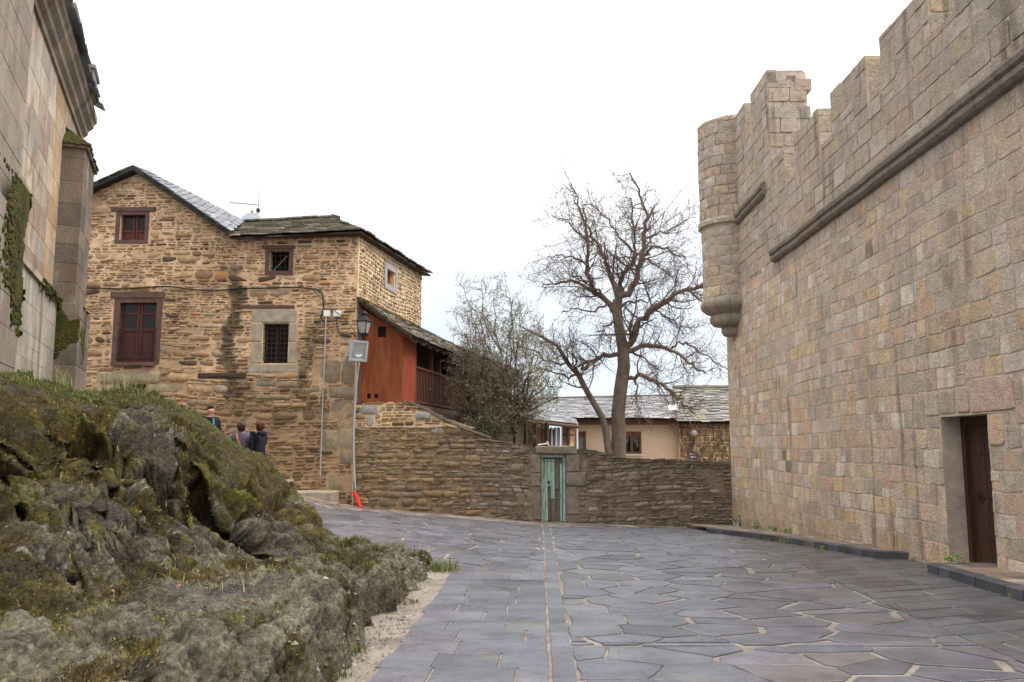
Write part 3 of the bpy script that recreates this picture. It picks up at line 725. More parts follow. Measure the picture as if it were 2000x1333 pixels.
# roll mouldings
def moulding(name, s0, s1, zc, r):
    mb = MB(); prof = [(-.02, .20), (.06, .19), (.13, .15), (.165, .09), (.15, .02), (.10, -.015), (.125, -.05), (.12, -.11), (.075, -.16), (.02, -.18), (-.02, -.185)]
    k = len(prof); s = s0
    while s < s1 - .01:
        e = min(s + rc.uniform(.7, 1.3), s1); j = rc.uniform(-.008, .008); vs = []
        for q in (s + .004, e - .004):
            for d, z in prof: vs.append(WC(q, zc + z + j, d * r + j))
        fs = [(i, i + 1, k + i + 1, k + i) for i in range(k - 1)] + [tuple(range(k))[::-1], tuple(range(k, 2 * k))]
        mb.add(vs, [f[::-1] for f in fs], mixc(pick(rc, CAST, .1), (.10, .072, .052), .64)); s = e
    return mb.build(name, M['castle_stone'], castle)
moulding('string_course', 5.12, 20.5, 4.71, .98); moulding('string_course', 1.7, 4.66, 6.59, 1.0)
# corner turret
tc_ = tuple(WC(1.0, 0, 0.02)[:2])
turret = MB()
CP_ = [(.02, 3.26), (.30, 3.27), (.36, 3.36), (.37, 3.46), (.32, 3.54), (.60, 3.58), (.69, 3.68), (.70, 3.80), (.64, 3.90), (.80, 3.95), (.93, 4.06), (.96, 4.18), (.92, 4.32), (.86, 4.36)]
for k in range(13):
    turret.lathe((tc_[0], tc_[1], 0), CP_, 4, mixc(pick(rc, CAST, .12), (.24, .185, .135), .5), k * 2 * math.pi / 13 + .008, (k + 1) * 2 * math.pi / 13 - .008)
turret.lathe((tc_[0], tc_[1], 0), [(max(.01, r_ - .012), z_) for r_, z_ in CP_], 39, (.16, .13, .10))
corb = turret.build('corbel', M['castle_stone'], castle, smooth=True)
tb = MB(); tb.lathe((tc_[0], tc_[1], 0), [(.84, 4.34), (.845, 6.5), (.93, 6.54), (.95, 6.62), (.93, 6.70), (.87, 6.72), (.875, 9.70), (.0, 9.72)], 40)
tw = tb.build('turret', M['castle_mortar'], castle)
ts = MB(); a0 = rad(95)
for R, z0, z1, topf in ((.845, 4.36, 6.5, lambda s: 6.5), (.885, 6.72, 9.95, lambda s: 9.74 + .05 * math.sin(s * 2.3 + .6))):
    D = Drum(tc_, R, a0); L = 2.6 * math.pi * R * .75
    stones_on(ts, D, 0, L, z0, z1, topf, [], (.26, .36), (.3, .55), castle_col, rc, depth=.016, rough=.1)
D = Drum(tc_, .885, a0)
for k in range(9):
    wbox(ts, D, k * .5 + .006, k * .5 + .494, 6.52, 6.71, .0, .075, pick(rc, CAST, .1))
ts.build('turret_stone', M['castle_stone'], tw)
# door in the castle wall
dr = MB(); n_ = 5
for k in range(n_):
    w_ = (DOOR[1] - DOOR[0]) / n_
    wbox(dr, WC, DOOR[0] + .0 + k * w_ + .004, DOOR[0] + (k + 1) * w_ - .004, DOOR[2], DOOR[3] - .10, -.40, -.345 + rc.uniform(0, .008))
door = bev(dr.build('door', M['castle_door'], castle))
fr = MB(); wbox(fr, WC, DOOR[0], DOOR[0] + .09, DOOR[2], DOOR[3], -.38, -.28); wbox(fr, WC, DOOR[1] - .07, DOOR[1], DOOR[2], DOOR[3], -.38, -.29); wbox(fr, WC, DOOR[0] + .09, DOOR[1] - .07, DOOR[3] - .13, DOOR[3], -.38, -.285)
bev(fr.build('door_frame', M['castle_door'], door))
hd = MB(); c_ = (13.12, -.70)
hd.tube([WC(c_[0] + .05 * math.cos(t), c_[1] + .06 * math.sin(t), -.315) for t in np.linspace(0, 2 * math.pi, 15)], .010, 6)
hd.tube([WC(c_[0], c_[1] + .06, -.345), WC(c_[0], c_[1] + .06, -.305)], .016, 6)
hd.build('handle', M['iron'], door)
for zz in (-1.3, -.72, -.1):
    for k in range(8): nl = MB(); nl.tube([WC(DOOR[0] + .14 + k * .14, zz, -.345), WC(DOOR[0] + .14 + k * .14, zz, -.328)], .013, 6); nl.build('stud', M['iron'], door)

def pxr(W, u0, v0, u1, v1):                   # photo rectangle -> (s0, s1, z0, z1) on a wall
    um, vm = (u0 + u1) / 2, (v0 + v1) / 2
    return (W.px(u0, vm)[0], W.px(u1, vm)[0], W.px(um, v1)[1], W.px(um, v0)[1])
def rbox(mb, W, r, d0, d1, col=None): wbox(mb, W, r[0], r[1], r[2], r[3], d0, d1, col)

# ------------------------------------------------------------------ church
rch = random.Random(21)
o_ = at(106, 500, 16.0)
WH = Plane((o_.x, o_.y), (-.361, .932), (.932, .361))
church = thing('church', 'tall stained granite church wall with deep cornice and mossy buttress above the rocks', 'church', (o_.x, o_.y, 1.2))
CT = WH.px(142, 232)[1]
LEDGE = WH.px(60, 545)[1]
CH = [((.40, .325, .245), 4), ((.45, .365, .275), 3), ((.35, .285, .22), 3), ((.31, .22, .155), 1.5), ((.47, .40, .32), 1.5)]
def church_col(s, z, r):
    c = pick(r, CH, .1)
    if z > LEDGE and -2.2 < s < -1.0 and r.random() < .35: c = mixc(c, (.22, .125, .075), .6)
    if z < LEDGE: c = mixc(c, (.30, .28, .25), .5)
    return c
bk = MB(); backing(bk, WH, -11, 2.3, [], lambda s: CT, [], lambda s: 0.0, [], 1.2)
# the end of the nave and the body behind
cw_ = bk.build('wall', M['castle_mortar'], church)
st = MB()
stones_on(st, WH, -11, 2.3, LEDGE, CT, lambda s: CT, [], (.42, .52), (.7, 1.3), church_col, rch, gap=.006, depth=.004, bevw=.01, rough=.03, cham=.03)
sdot = WH.o.dot(WH.s)
st.build('wall_stone', mat('stained_church_granite', attr=True, var=.3, scale=2.2, fine=.32, fscale=45, rough=.9, bump=.6, bscale=35, bdist=.02, spots=[((.48, .42, .34), 1.3, .53, .12, .5), ((.08, .065, .05), 5, .64, .06, .5), ((.20, .12, .075), 1.9, .57, .05, .6)], stretch=(1, 1, .55), streak=((.15, .11, .08), .52, .12, .5), band=(tuple(WH.s), sdot - .55, .42, (.46, .245, .085), .85)), cw_)
st = MB(); WL = Plane(WH(0, 0, .12)[:2], WH.s[:2], WH.n[:2])
stones_on(st, WL, -11, 2.3, .0, LEDGE, lambda s: LEDGE, [], (.42, .52), (.7, 1.3), church_col, rch, gap=.006, depth=.004, bevw=.01, rough=.03, cham=.03)
wbox(st, WH, -11, 2.3, 0, LEDGE, -.02, .12, (.25, .22, .19)); 
for k in range(16): wbox(st, WH, -11 + k * .83 + .005, -11 + (k + 1) * .83 - .005, LEDGE - .05, LEDGE + .05, 0, .17, pick(rch, CH))
st.build('wall_stone', M['church_stone'], cw_)
cn = MB(); prof = [(-.02, -.03), (.05, -.02), (.06, .09), (.13, .15), (.15, .25), (.24, .33), (.26, .42), (.31, .47), (.31, .60), (-.02, .60)]
s = -11.0
while s < 2.52:
    e = min(s + rch.uniform(.9, 1.3), 2.55); k = len(prof)
    vs = [WH(q, CT + z, d) for q in (s + .004, e - .004) for d, z in prof]
    cn.add(vs, [(i, (i + 1) % k, k + (i + 1) % k, k + i)[::-1] for i in range(k)] + [tuple(range(k)), tuple(range(k, 2 * k))[::-1]], mixc(pick(rch, CH), (.13, .10, .08), .55)); s = e
cn.build('cornice', M['church_stone'], church)
pn = MB(); wbox(pn, WH, -1.6, -.6, CT + .62, CT + 1.3, -.1, .3, (.22, .19, .16)); bev(pn.build('parapet_block', M['church_stone'], church), .02)
rf = MB(); slate_patch(rf, WH(-11, CT + .63, .40), WH(2.0, CT + .63, .40), WH(2.0, CT + 2.6, -3.2), WH(-11, CT + 2.6, -3.2), .3, .4, .03, rch, SLATE)
rf.build('roof', M['slate_roof'], church)
pn = MB()
f_ = WH.px(150, 60); 
wbox(pn, WH, .95, 1.75, CT + .62, CT + 1.12, -.1, .36, (.22, .19, .16)); wbox(pn, WH, .9, 1.8, CT + 1.12, CT + 1.22, -.13, .40, (.26, .22, .19))
bev(pn.build('parapet_block', M['church_stone'], church), .02)
# buttress by the corner and the nearer one at the picture edge
def buttress(s0, s1, dep, zb, zm, zt, zc, BC=None):
    b_ = MB(); BC = BC or [((.155, .118, .09), 3), ((.19, .145, .11), 2), ((.125, .098, .078), 2)]
    for (za, ze, ex) in ((zb, zm, .10), (zm, zt, 0)):
        z = za
        while z < ze - .01:
            h = min(rch.uniform(.36, .5), ze - z); h = ze - z if ze - z - h < .15 else h
            for k in range(2):
                q0, q1 = (s0 - ex, (s0 + s1) / 2 + rch.uniform(-.2, .2)) if k == 0 else (mid_, s1 + ex)
                if k == 0: mid_ = q1
                wbox(b_, WH, q0 + (.002 if k else 0), q1 - (0 if k else .002), z + .002, z + h - .002, -.02, dep + ex + rch.uniform(-.003, .003), pick(rch, BC, .05))
            z += h
    o = b_.build('buttress', M['church_stone'], church); bev(o, .005)
    cp_ = MB(); q = .06
    vs = [WH(s0 - q, zt, -.02), WH(s1 + q, zt, -.02), WH(s1 + q, zt, dep + q), WH(s0 - q, zt, dep + q),
          WH(s0 - q, zt + .08, -.02), WH(s1 + q, zt + .08, -.02), WH(s1 + q, zt + .08, dep + q), WH(s0 - q, zt + .08, dep + q), WH(s0 + .38, zc, -.02), WH(s1 - .2, zc, -.02)]
    cp_.add(vs, [(0, 1, 2, 3), (3, 2, 6, 7), (1, 5, 6, 2), (0, 3, 7, 4), (4, 7, 8), (7, 6, 9, 8), (6, 5, 9)], (.16, .13, .10))
    cp_.build('cap', M['church_stone'], o)
    return o
zbt, zct, zbm = at(140, 290, 16.1).z, at(125, 240, 16).z, at(130, 592, 16.0).z
bt = buttress(0, 1.65, .42, .3, zbm, zbt, zct)
ms = MB()
def on_cap(r):
    d = r.uniform(0, .48); h_ = (zct - zbt - .08)
    if r.random() < .5: a = -.06 + .42 * r.random(); k_ = min((a + .06) / .42, 1 - d / .48); return WH(a, zbt + .08 + h_ * max(0, k_), d), -WH.s * .6 + Vector((0, 0, .7))
    a = r.uniform(.3, 1.68); return WH(a, zbt + .08 + h_ * (1 - d / .48), d), WH.n * .6 + Vector((0, 0, 1))
moss_blobs(ms, on_cap, 1300, .045, rch)
def on_low(r):
    z = zbm - min(abs(r.gauss(0, .5)), r.uniform(.6, 1.15)); 
    if r.random() < .55: return WH(-.10, z, r.uniform(0, .5)), -WH.s
    if r.random() < .35: return WH(r.uniform(-.1, 1.7), zbm + .01, r.uniform(.40, .53)), Vector((0, 0, 1))
    return WH(r.uniform(-.1, 1.0), z, .52), WH.n
moss_blobs(ms, on_low, 3000, .028, rch, .45)
ms.build('moss', M['moss'], bt, smooth=True)
sp_ = WH.px(-8, 330)[0]
b2 = buttress(sp_ - 4.5, sp_, .30, .3, LEDGE + .2, CT + .1, CT + .5, [((.25, .205, .16), 3), ((.23, .19, .15), 2), ((.26, .21, .16), 1)])
ms = MB()
def on_b2(r):
    z = LEDGE + .65 - min(abs(r.gauss(0, .9)), r.uniform(1.2, 2.0))
    if r.random() < .4: return WH(sp_ + .1, z, r.uniform(-.0, .42)), WH.s
    return WH(sp_ + .1 - abs(r.gauss(0, .5)), z, .41), WH.n
moss_blobs(ms, on_b2, 5200, .032, rch, .28)
ms.build('moss', M['moss'], b2, smooth=True)
ms = MB()
moss_blobs(ms, lambda r: (WH(r.uniform(-2.2, 0), LEDGE + .06 - abs(r.gauss(0, .08)), r.uniform(.1, .19)), Vector((.6, .2, .8))), 260, .04, rch)
ms.build('moss', M['moss'], cw_, smooth=True)

# ------------------------------------------------------------------ stone house
rh = random.Random(4)
PF = Plane((0, 24.3), (1, 0), (0, -1))
FX1 = PF.px(695, 700)[0]
house = thing('stone_house', 'tall rubble stone house with slate roof and mahogany windows', 'house', (-9, 24.3, -1))
RUB = [((.31, .190, .100), 4), ((.41, .262, .138), 4), ((.235, .142, .080), 3), ((.48, .315, .168), 3), ((.33, .243, .165), 2.4), ((.10, .062, .04), 2.2), ((.37, .185, .078), 1.4)]
def house_col(s, z, r):
    c = pick(r, RUB, .16)
    c = mixc(c, (.04, .033, .018), stain(s, z))
    if z < 2.6: c = mixc(c, (.15, .095, .05), .42 * min(1, (2.6 - z) / 2))
    return c
ftop = pw([(-15.2, 6.45), (-12.82, 7.58), (-11.39, 8.26), (-8.41, 6.24), (FX1, 6.34)])
fbot = lambda s: g(s, 24.3) - .4
W1 = pxr(PF, 235, 414, 287, 474); W2_ = pxr(PF, 232, 582, 305, 708); W3 = pxr(PF, 527, 488, 566, 534); W4 = pxr(PF, 513, 632, 563, 710); W5 = pxr(PF, 232, 750, 285, 768)
fh = [W1, W2_, W3, W4, W5]
bk = MB(); backing(bk, PF, -15.2, FX1, [-12.82, -11.39, -8.41], ftop, [], fbot, fh, .55, reveal=.45)
fw = bk.build('front_wall', M['mortar'], house)
def house_mortar(s, z, n, n3):
    c = mixc((.66, .44, .265), (.40, .26, .155), min(1, max(0, .32 + .9 * n + .35 * n3)))
    if z < 2.6: c = mixc(c, (.28, .185, .10), min(.75, (2.6 - z) / 2.2))
    return mixc(c, (.06, .048, .025), stain(s, z))
def stain(s, z):                               # damp, algae-black streak under the roof valley, smaller ones by the window
    t = 0
    for q0, w0, za, zb in ((-8.32, .26, 1.0, 5.6), (-6.05, .22, .6, 4.0), (-8.0, .35, .8, 2.4)):
        if za < z < zb:
            q = q0 + .13 * math.sin(z * 2.3 + q0); k = max(0, 1 - abs(s - q) / (w0 * (.8 + .5 * math.sin(z * 3.1) ** 2)))
            t = max(t, min(.85, 1.9 * k) * min(1, (zb - z) / .6, (z - za) / .5) * (1 if q0 < -8.1 else .6))
    return t
ms = MB(); mortar_sheet(ms, PF, -15.2, FX1, -2.4, 8.4, ftop, fbot, fh, .085, house_mortar, .022, 301); ms.build('pointing', mat('lime_pointing', attr=True, var=.22, scale=6, fine=.28, fscale=45, rough=.95, bump=.9, bscale=40, bdist=.025), fw, smooth=True)
st = MB()
resv = [pxr(PF, 218, 406, 305, 416), pxr(PF, 224, 414, 292, 476), pxr(PF, 217, 571, 323, 583), pxr(PF, 220, 580, 316, 716), pxr(PF, 514, 479, 576, 488), pxr(PF, 518, 486, 573, 538), pxr(PF, 490, 605, 580, 728), pxr(PF, 192, 725, 314, 750), pxr(PF, 190, 750, 232, 770), pxr(PF, 285, 750, 365, 768), pxr(PF, 470, 596, 576, 604), pxr(PF, 385, 728, 482, 741)]
quoin = []
for (u0, v0, u1, v1) in ((668, 700, 697, 752), (640, 755, 695, 780), (645, 782, 697, 822), (668, 824, 697, 838), (632, 840, 660, 880), (661, 838, 697, 878), (663, 880, 697, 908), (640, 925, 697, 960), (500, 742, 540, 756), (540, 744, 582, 757), (500, 770, 570, 781), (610, 700, 666, 752)):
    r_ = pxr(PF, u0, v0, u1, v1); quoin.append((r_[0], min(r_[1], FX1), r_[2], r_[3]))
wv = wave_fn(.05, 3)
lay_stones(st, PF, rubble_rects(-15.2, FX1, 2.2, 8.5, rh, (.045, .125), (1.5, 4.8), .10), ftop, lambda s: 2.2, -15.2, FX1, fh + resv + quoin, .040, .034, .024, house_col, rh, wv, .6, .6, .05)
lay_stones(st, PF, rubble_rects(-15.2, FX1, -2.5, 2.2, rh, (.05, .15), (1.4, 4.4), .14), lambda s: min(ftop(s), 2.2), fbot, -15.2, FX1, fh + resv + quoin, .026, .042, .026, house_col, rh, wv, .55, .5, .05)
QC = lambda s, z, r: pick(r, [((.27, .21, .135), 3), ((.24, .185, .125), 2), ((.22, .15, .09), 1)], .1)
lay_stones(st, PF, quoin, ftop, fbot, -15.2, FX1, [], .03, .03, .03, QC, rh, None, .1, .16)
for r_ in ((192, 725, 314, 750), (190, 750, 231, 770), (286, 750, 365, 768)): lay_stones(st, PF, [pxr(PF, *r_)], ftop, fbot, -16, FX1, [], .02, .03, .03, lambda s, z, r: pick(r, [((.36, .28, .18), 1)], .08), rh, None, .08, .2)
lay_stones(st, PF, [pxr(PF, 385, 728, 482, 741)], ftop, fbot, -16, FX1, [], .02, .04, .03, lambda s, z, r: (.055, .035, .025), rh, None, .1, .2)
st.build('wall_stone', M['rubble'], fw, smooth=True)
# right-hand wall
SD = (.184, .983)
PR = Plane((FX1, 24.3), SD, (.983, -.184))
R1 = PR.px(823, 580)[0]; zr0, zr1 = 6.34, PR.px(822, 538)[1]
rtop = pw([(0, zr0), (R1, zr1)]); W6 = pxr(PR, 756, 525, 770, 562)
bk = MB(); backing(bk, PR, 0, R1, [], rtop, [], lambda s: -2.5, [W6], .5, reveal=.3)
sw = bk.build('side_wall', mat('pale_lime_mortar', (.72, .51, .31), .15, 1.6, .2, 50, .95, .8, 45, .02), house)
st = MB()
fr6 = (W6[0] - .28, W6[1] + .28, W6[2] - .14, W6[3] + .12)
lay_stones(st, PR, rubble_rects(0, R1, 1.0, 6.9, rh, (.07, .17), (1.1, 2.4), .08), rtop, lambda s: 1.0, .06, R1, [fr6], .05, .028, .03, lambda s, z, r: pick(r, [((.33, .25, .16), 3), ((.26, .20, .135), 3), ((.40, .31, .20), 2), ((.19, .145, .105), 1)], .15), rh, wv, .45, .5)
st.build('wall_stone', M['rubble'], sw, smooth=True)
# back and left walls close the block
bw = MB(); e1 = PR(R1, 0); 
bw.add([(-15.2, 24.85, -2.5), (-15.2, 31, -1.5), (-15.2, 31, 6.6), (-15.2, 24.85, 6.45)], [(0, 1, 2, 3)][::1]); bw.add([(e1.x, e1.y, -2.5), (-15.2, 31, -2.5), (-15.2, 31, 6.6), (e1.x, e1.y, zr1)], [(0, 1, 2, 3)])
bw.build('rear_wall', M['cream'], house)
# roofs
PK0, VL0 = Vector((-11.39, 23.95, 8.42)), Vector((-8.36, 23.95, 6.37))
PK1, VL1 = at(281, 331, 27.6), at(474, 431, 27.6)
rr = random.Random(9); rf = MB()
slate_patch(rf, VL0, VL1, PK1, PK0, .22, .34, .022, rr, [((.10, .10, .11), 3), ((.145, .145, .155), 2), ((.07, .07, .078), 2)])
LE0, LE1 = Vector((-15.4, 23.95, 6.48)), Vector((-15.4, 27.6, 6.9))
slate_patch(rf, LE1, LE0, PK0, PK1, .22, .34, .022, rr, SLATE)
rfo = rf.build('roof', M['slate_roof'], house)
bb = MB()
for a, b_ in ((PK0, VL0), (PK0, LE0)):
    d_ = b_ - a; bb.box(a + Vector((0, .0, -.15)), d_, (0, .3, 0), (0, 0, .14), (.03, .025, .02))
    for k in range(1, int(d_.length / .4)): 
        q = a + d_ * (k * .4 / d_.length); w_ = rr.uniform(.25, .4) / d_.length
        bb.box(q + Vector((0, -.02 - rr.uniform(0, .04), -.03)), d_ * w_, (0, .25, 0), (0, 0, .03), (.04, .036, .034))
bb.build('bargeboard', mat('dark_slate_edge', attr=True, var=.3), rfo)
bk = MB(); bk.add([PK0 + Vector((0, .3, -.1)), PK1 + Vector((0, 0, -.1)), VL1 + Vector((0, 0, -.1)), VL0 + Vector((0, .3, -.1)), LE0 + Vector((0, .3, -.1)), LE1 + Vector((0, 0, -.1))], [(0, 1, 2, 3), (0, 4, 5, 1)])
bk.add([PK1, VL1, (VL1.x, 27.7, 3), (LE1.x, 27.7, 3), LE1], [(0, 1, 2, 3, 4)]); bk.build('roof_deck', M['dark_wood'], rfo)
rf = MB()
E0, E1, E2 = at(449, 461, 23.98), at(706, 449, 23.98), PR(R1 + .25, zr1 + .12, .28)
RA, RB, RC = at(478, 436, 27.4), at(648, 426, 27.4), Vector((-5.9, 31.2, 7.35))
slate_patch(rf, E0, E1, RB, RA, .26, .42, .035, rr, MOSSY, lift=.03, jit=.6)
slate_patch(rf, E1, E2, RC, RB, .26, .4, .035, rr, MOSSY, lift=.03, jit=.6)
for k in range(6):                             # ridge slabs
    p, q = RA.lerp(RB, k / 6), RA.lerp(RB, (k + 1) / 6); rf.box(p + Vector((0, -.12, .02 + rr.uniform(0, .03))), (q - p) * 1.02, (0, .3, 0), (0, 0, .05), pick(rr, MOSSY))
rf.box(RB + Vector((.0, -.1, .03)), (.28, .1, -.06), (-.05, .3, 0), (0, 0, .09), (.05, .045, .04)); rf.box(at(672, 441, 25.6), (.34, .2, -.07), (-.05, .3, .04), (0, 0, .07), (.15, .13, .1))
ro = rf.build('roof', M['mossy_roof'], house)
dk = MB(); z_ = Vector((0, 0, -.05)); dk.add([E0 + z_, E1 + z_, E2 + z_, RC + z_, RB + z_, RA + z_, E0 + z_ * 2, E1 + z_ * 2, E2 + z_ * 2, PF(-8.3, 6.3, 0), PF(FX1, 6.3, 0), PR(R1, zr1, 0)],
    [(0, 1, 4, 5), (1, 2, 3, 4), (6, 9, 10, 7), (7, 10, 11, 8), (0, 6, 7, 1), (1, 7, 8, 2)]); dk.build('roof_deck', M['dark_wood'], ro)
# windows
def pane(mb, W, r, d): rbox(mb, W, r, d - .01, d)
def frame_around(name, W, r, w, d0, d1, m, parent, sill=True):
    mb = MB(); a, b_, z0, z1 = r
    wbox(mb, W, a, a + w, z0, z1, d0, d1); wbox(mb, W, b_ - w, b_, z0, z1, d0, d1); wbox(mb, W, a + w, b_ - w, z1 - w, z1, d0, d1)
    if sill: wbox(mb, W, a + w, b_ - w, z0, z0 + w, d0, d1)
    return bev(mb.build(name, m, parent), .006)
def leaf_window(W, r, name, parent, glass_from, d=-.16):
    a, b_, z0, z1 = r; mid = (a + b_) / 2; win = thing_part(name, W((a + b_) / 2, z0, d), parent)
    for x0, x1 in ((a, mid - .01), (mid + .01, b_)):
        lf = MB(); t = .07; zg = z0 + (z1 - z0) * glass_from
        wbox(lf, W, x0, x0 + t, z0, z1, d, d + .05); wbox(lf, W, x1 - t, x1, z0, z1, d, d + .05)
        for zz in (z0, zg - t, z1 - t): wbox(lf, W, x0 + t, x1 - t, zz, zz + t, d, d + .05)
        if z1 - zg > .9: wbox(lf, W, x0 + t, x1 - t, (zg + z1) / 2 - .03, (zg + z1) / 2 + .03, d, d + .05)
        wbox(lf, W, x0 + t, x1 - t, z0 + t, zg - t, d + .0, d + .022); wbox(lf, W, x0 + t + .06, x1 - t - .06, z0 + t + .07, zg - t - .07, d + .022, d + .034)
        bev(lf.build('shutter_leaf', M['window_wood'], win), .005)
        gl = MB(); wbox(gl, W, x0 + t, x1 - t, zg, z1 - t, d + .01, d + .02); gl.build('pane', M['glass'], win)
    return win
def thing_part(name, loc, parent):
    o = bpy.data.objects.new(name, None); COL.objects.link(o); o.parent = parent; o.location = Vector(loc) - world_loc(parent); o.empty_display_size = .2; return o
win = leaf_window(PF, W1, 'window', house, .42); frame_around('frame', PF, pxr(PF, 226, 413, 291, 477), .12, -.12, .035, M['frame_wood'], win)
mb = MB(); rbox(mb, PF, pxr(PF, 218, 406, 305, 414), -.2, .06); bev(mb.build('lintel', M['frame_wood'], win), .01)
win = leaf_window(PF, W2_, 'balcony_window', house, .52); frame_around('frame', PF, pxr(PF, 221, 581, 315, 712), .17, -.12, .035, M['frame_wood'], win, False)
mb = MB(); rbox(mb, PF, pxr(PF, 217, 571, 323, 583), -.2, .06); bev(mb.build('lintel', M['frame_wood'], win), .01)
mb = MB(); rbox(mb, PF, pxr(PF, 220, 709, 304, 716), -.3, .16); bev(mb.build('sill', M['frame_wood'], win), .01)
mb = MB(); q = pxr(PF, 234, 643, 304, 706)
for k in range(10): mb.tube([PF(q[0] + (q[1] - q[0]) * k / 9, q[2], .07), PF(q[0] + (q[1] - q[0]) * k / 9, q[3], .07)], .011, 5)
for zz in (q[2] + .1, q[3]): mb.tube([PF(q[0] - .05, zz, .07), PF(q[1] + .05, zz, .07)], .014, 5)
for k in range(9): mb.tube([PF(q[0] + (q[1] - q[0]) * (k + .5) / 9 + .07 * math.cos(t), q[2] + .1 + .08 + .07 * math.sin(t), .07) for t in np.linspace(0, 6.28, 9)], .007, 4)
mb.build('railing', M['iron'], win)
def bars(W, q, nv, nh, d, r=.011):
    mb = MB()
    for k in range(nv): x = q[0] + (q[1] - q[0]) * (k + 1) / (nv + 1); mb.tube([W(x, q[2], d), W(x, q[3], d)], r, 5)
    for k in range(nh): z = q[2] + (q[3] - q[2]) * (k + 1) / (nh + 1); mb.tube([W(q[0], z, d), W(q[1], z, d)], r, 5)
    return mb
win = thing_part('window', PF(W3[0], W3[2]), house); frame_around('frame', PF, pxr(PF, 518, 484, 573, 538), .13, -.2, .035, M['frame_wood'], win)
mb = MB(); rbox(mb, PF, pxr(PF, 513, 480, 576, 487), -.2, .06); bev(mb.build('lintel', M['frame_wood'], win), .01)
mb = MB(); rbox(mb, PF, W3, -.32, -.30); mb.build('pane', M['void'], win)  # near-black sheet paints the dark room behind the bars, no glass
bars(PF, W3, 3, 3, -.06).build('bars', M['iron'], win)
mb = MB(); a, b_ = PF.px(530, 533), PF.px(560, 500); mb.tube([PF(a[0], a[1], -.04), PF(b_[0], b_[1], -.04)], .018, 6); mb.build('stick', M['bare_wood'], win)
win = thing_part('window', PF(W4[0], W4[2]), house)
mb = MB()
for r_ in ((490, 605, 580, 631), (490, 632, 512, 668), (564, 632, 580, 668), (490, 669, 512, 710), (564, 669, 580, 710), (484, 711, 584, 728)): 
    q = pxr(PF, *r_); wbox(mb, PF, q[0] + .006, q[1] - .006, q[2] + .006, q[3] - .006, -.3, .035 + rh.uniform(-.006, .006))
bev(mb.build('surround', M['granite'], win), .02)
mb = MB(); a, b_, z0, z1 = W4
for x in (a, (a + b_) / 2 - .05, b_ - .07): wbox(mb, PF, x, x + .08, z0, z1, -.26, -.2)
wbox(mb, PF, a, b_, z1 - .07, z1, -.26, -.2); wbox(mb, PF, a, b_, z0, z0 + .07, -.26, -.2); mb.build('frame', M['dark_wood'], win)
mb = MB(); rbox(mb, PF, W4, -.3, -.27); mb.build('pane', M['glass'], win)
bars(PF, W4, 5, 7, -.05).build('bars', M['iron'], win)
win = thing_part('cellar_window', PF(W5[0], W5[2]), house); mb = MB(); rbox(mb, PF, W5, -.4, -.38); mb.build('pane', M['void'], win); bars(PF, W5, 3, 1, -.1).build('bars', M['iron'], win)  # the sheet paints the cellar's darkness, no glass
win = thing_part('window', PR(W6[0], W6[2]), house); frame_around('frame', PR, fr6, .2, -.1, .04, mat('grey_painted_stone', (.36, .33, .32), .15, 4, .1), win)
mb = MB(); rbox(mb, PR, W6, -.28, -.26); mb.build('pane', M['void'], win); mb = MB(); wbox(mb, PR, W6[1] - .35, W6[1], W6[2], W6[3], -.2, -.15); mb.build('shutter_leaf', M['red_wood'], win)  # this pane is a near-black sheet painting the unlit room
mb = MB(); rbox(mb, PF, pxr(PF, 470, 597, 576, 603), -.1, .05); bev(mb.build('beam', M['frame_wood'], house), .01)
mb = MB(); c_ = PF.px(203, 386); mb.tube([PF(c_[0], c_[1], -.1), PF(c_[0], c_[1], .06)], .085, 12, caps=False); mb.build('vent_pipe', M['iron'], house)
# chimney cap and aerial
cy_ = 28.6; mb = MB(); p0, p1 = at(474, 437, cy_), at(516, 437, cy_); q0, q1 = at(483, 420, cy_), at(505, 419, cy_)
mb.add([p0 + Vector((0, -.4, -.3)), p1 + Vector((0, -.4, -.3)), p1 + Vector((0, .4, -.3)), p0 + Vector((0, .4, -.3)), p0 + Vector((0, -.4, 0)), p1 + Vector((0, -.4, 0)), p1 + Vector((0, .4, 0)), p0 + Vector((0, .4, 0)), q0 + Vector((0, -.2, 0)), q1 + Vector((0, -.2, 0)), q1 + Vector((0, .2, 0)), q0 + Vector((0, .2, 0))],
    [(0, 1, 5, 4), (1, 2, 6, 5), (2, 3, 7, 6), (3, 0, 4, 7), (4, 5, 9, 8), (5, 6, 10, 9), (6, 7, 11, 10), (7, 4, 8, 11), (8, 9, 10, 11)])
ch = mb.build('chimney', M['zinc'], ro)
mb = MB(); a = at(492, 421, cy_); mb.tube([a, a + Vector((0, 0, .17))], .045, 10); mb.build('flue', M['zinc'], ch)
ant = thing('television_aerial', 'thin rooftop television aerial on a mast beside the chimney cap', 'aerial', at(505, 421, cy_))
mb = MB(); a, b_ = at(504, 421, cy_), at(506.5, 374, cy_); mb.tube([a, b_], .014, 6); mb.build('mast', M['grey_metal'], ant)
mb = MB(); a, b_ = at(507, 401, cy_), at(450, 396, cy_); mb.tube([a, b_], .011, 5)
for k in range(13):
    p = a.lerp(b_, (k + 1) / 13.2); mb.tube([p + Vector((.0, -.10, -.045)), p + Vector((0, .10, .045))], .008, 4)
mb.build('antenna_boom', M['iron'], ant); mb = MB(); a = at(504, 415, cy_); mb.box(a - Vector((.05, .05, 0)), (.1, 0, 0), (0, .1, 0), (0, 0, .13)); mb.build('clamp_box', M['iron'], ant)

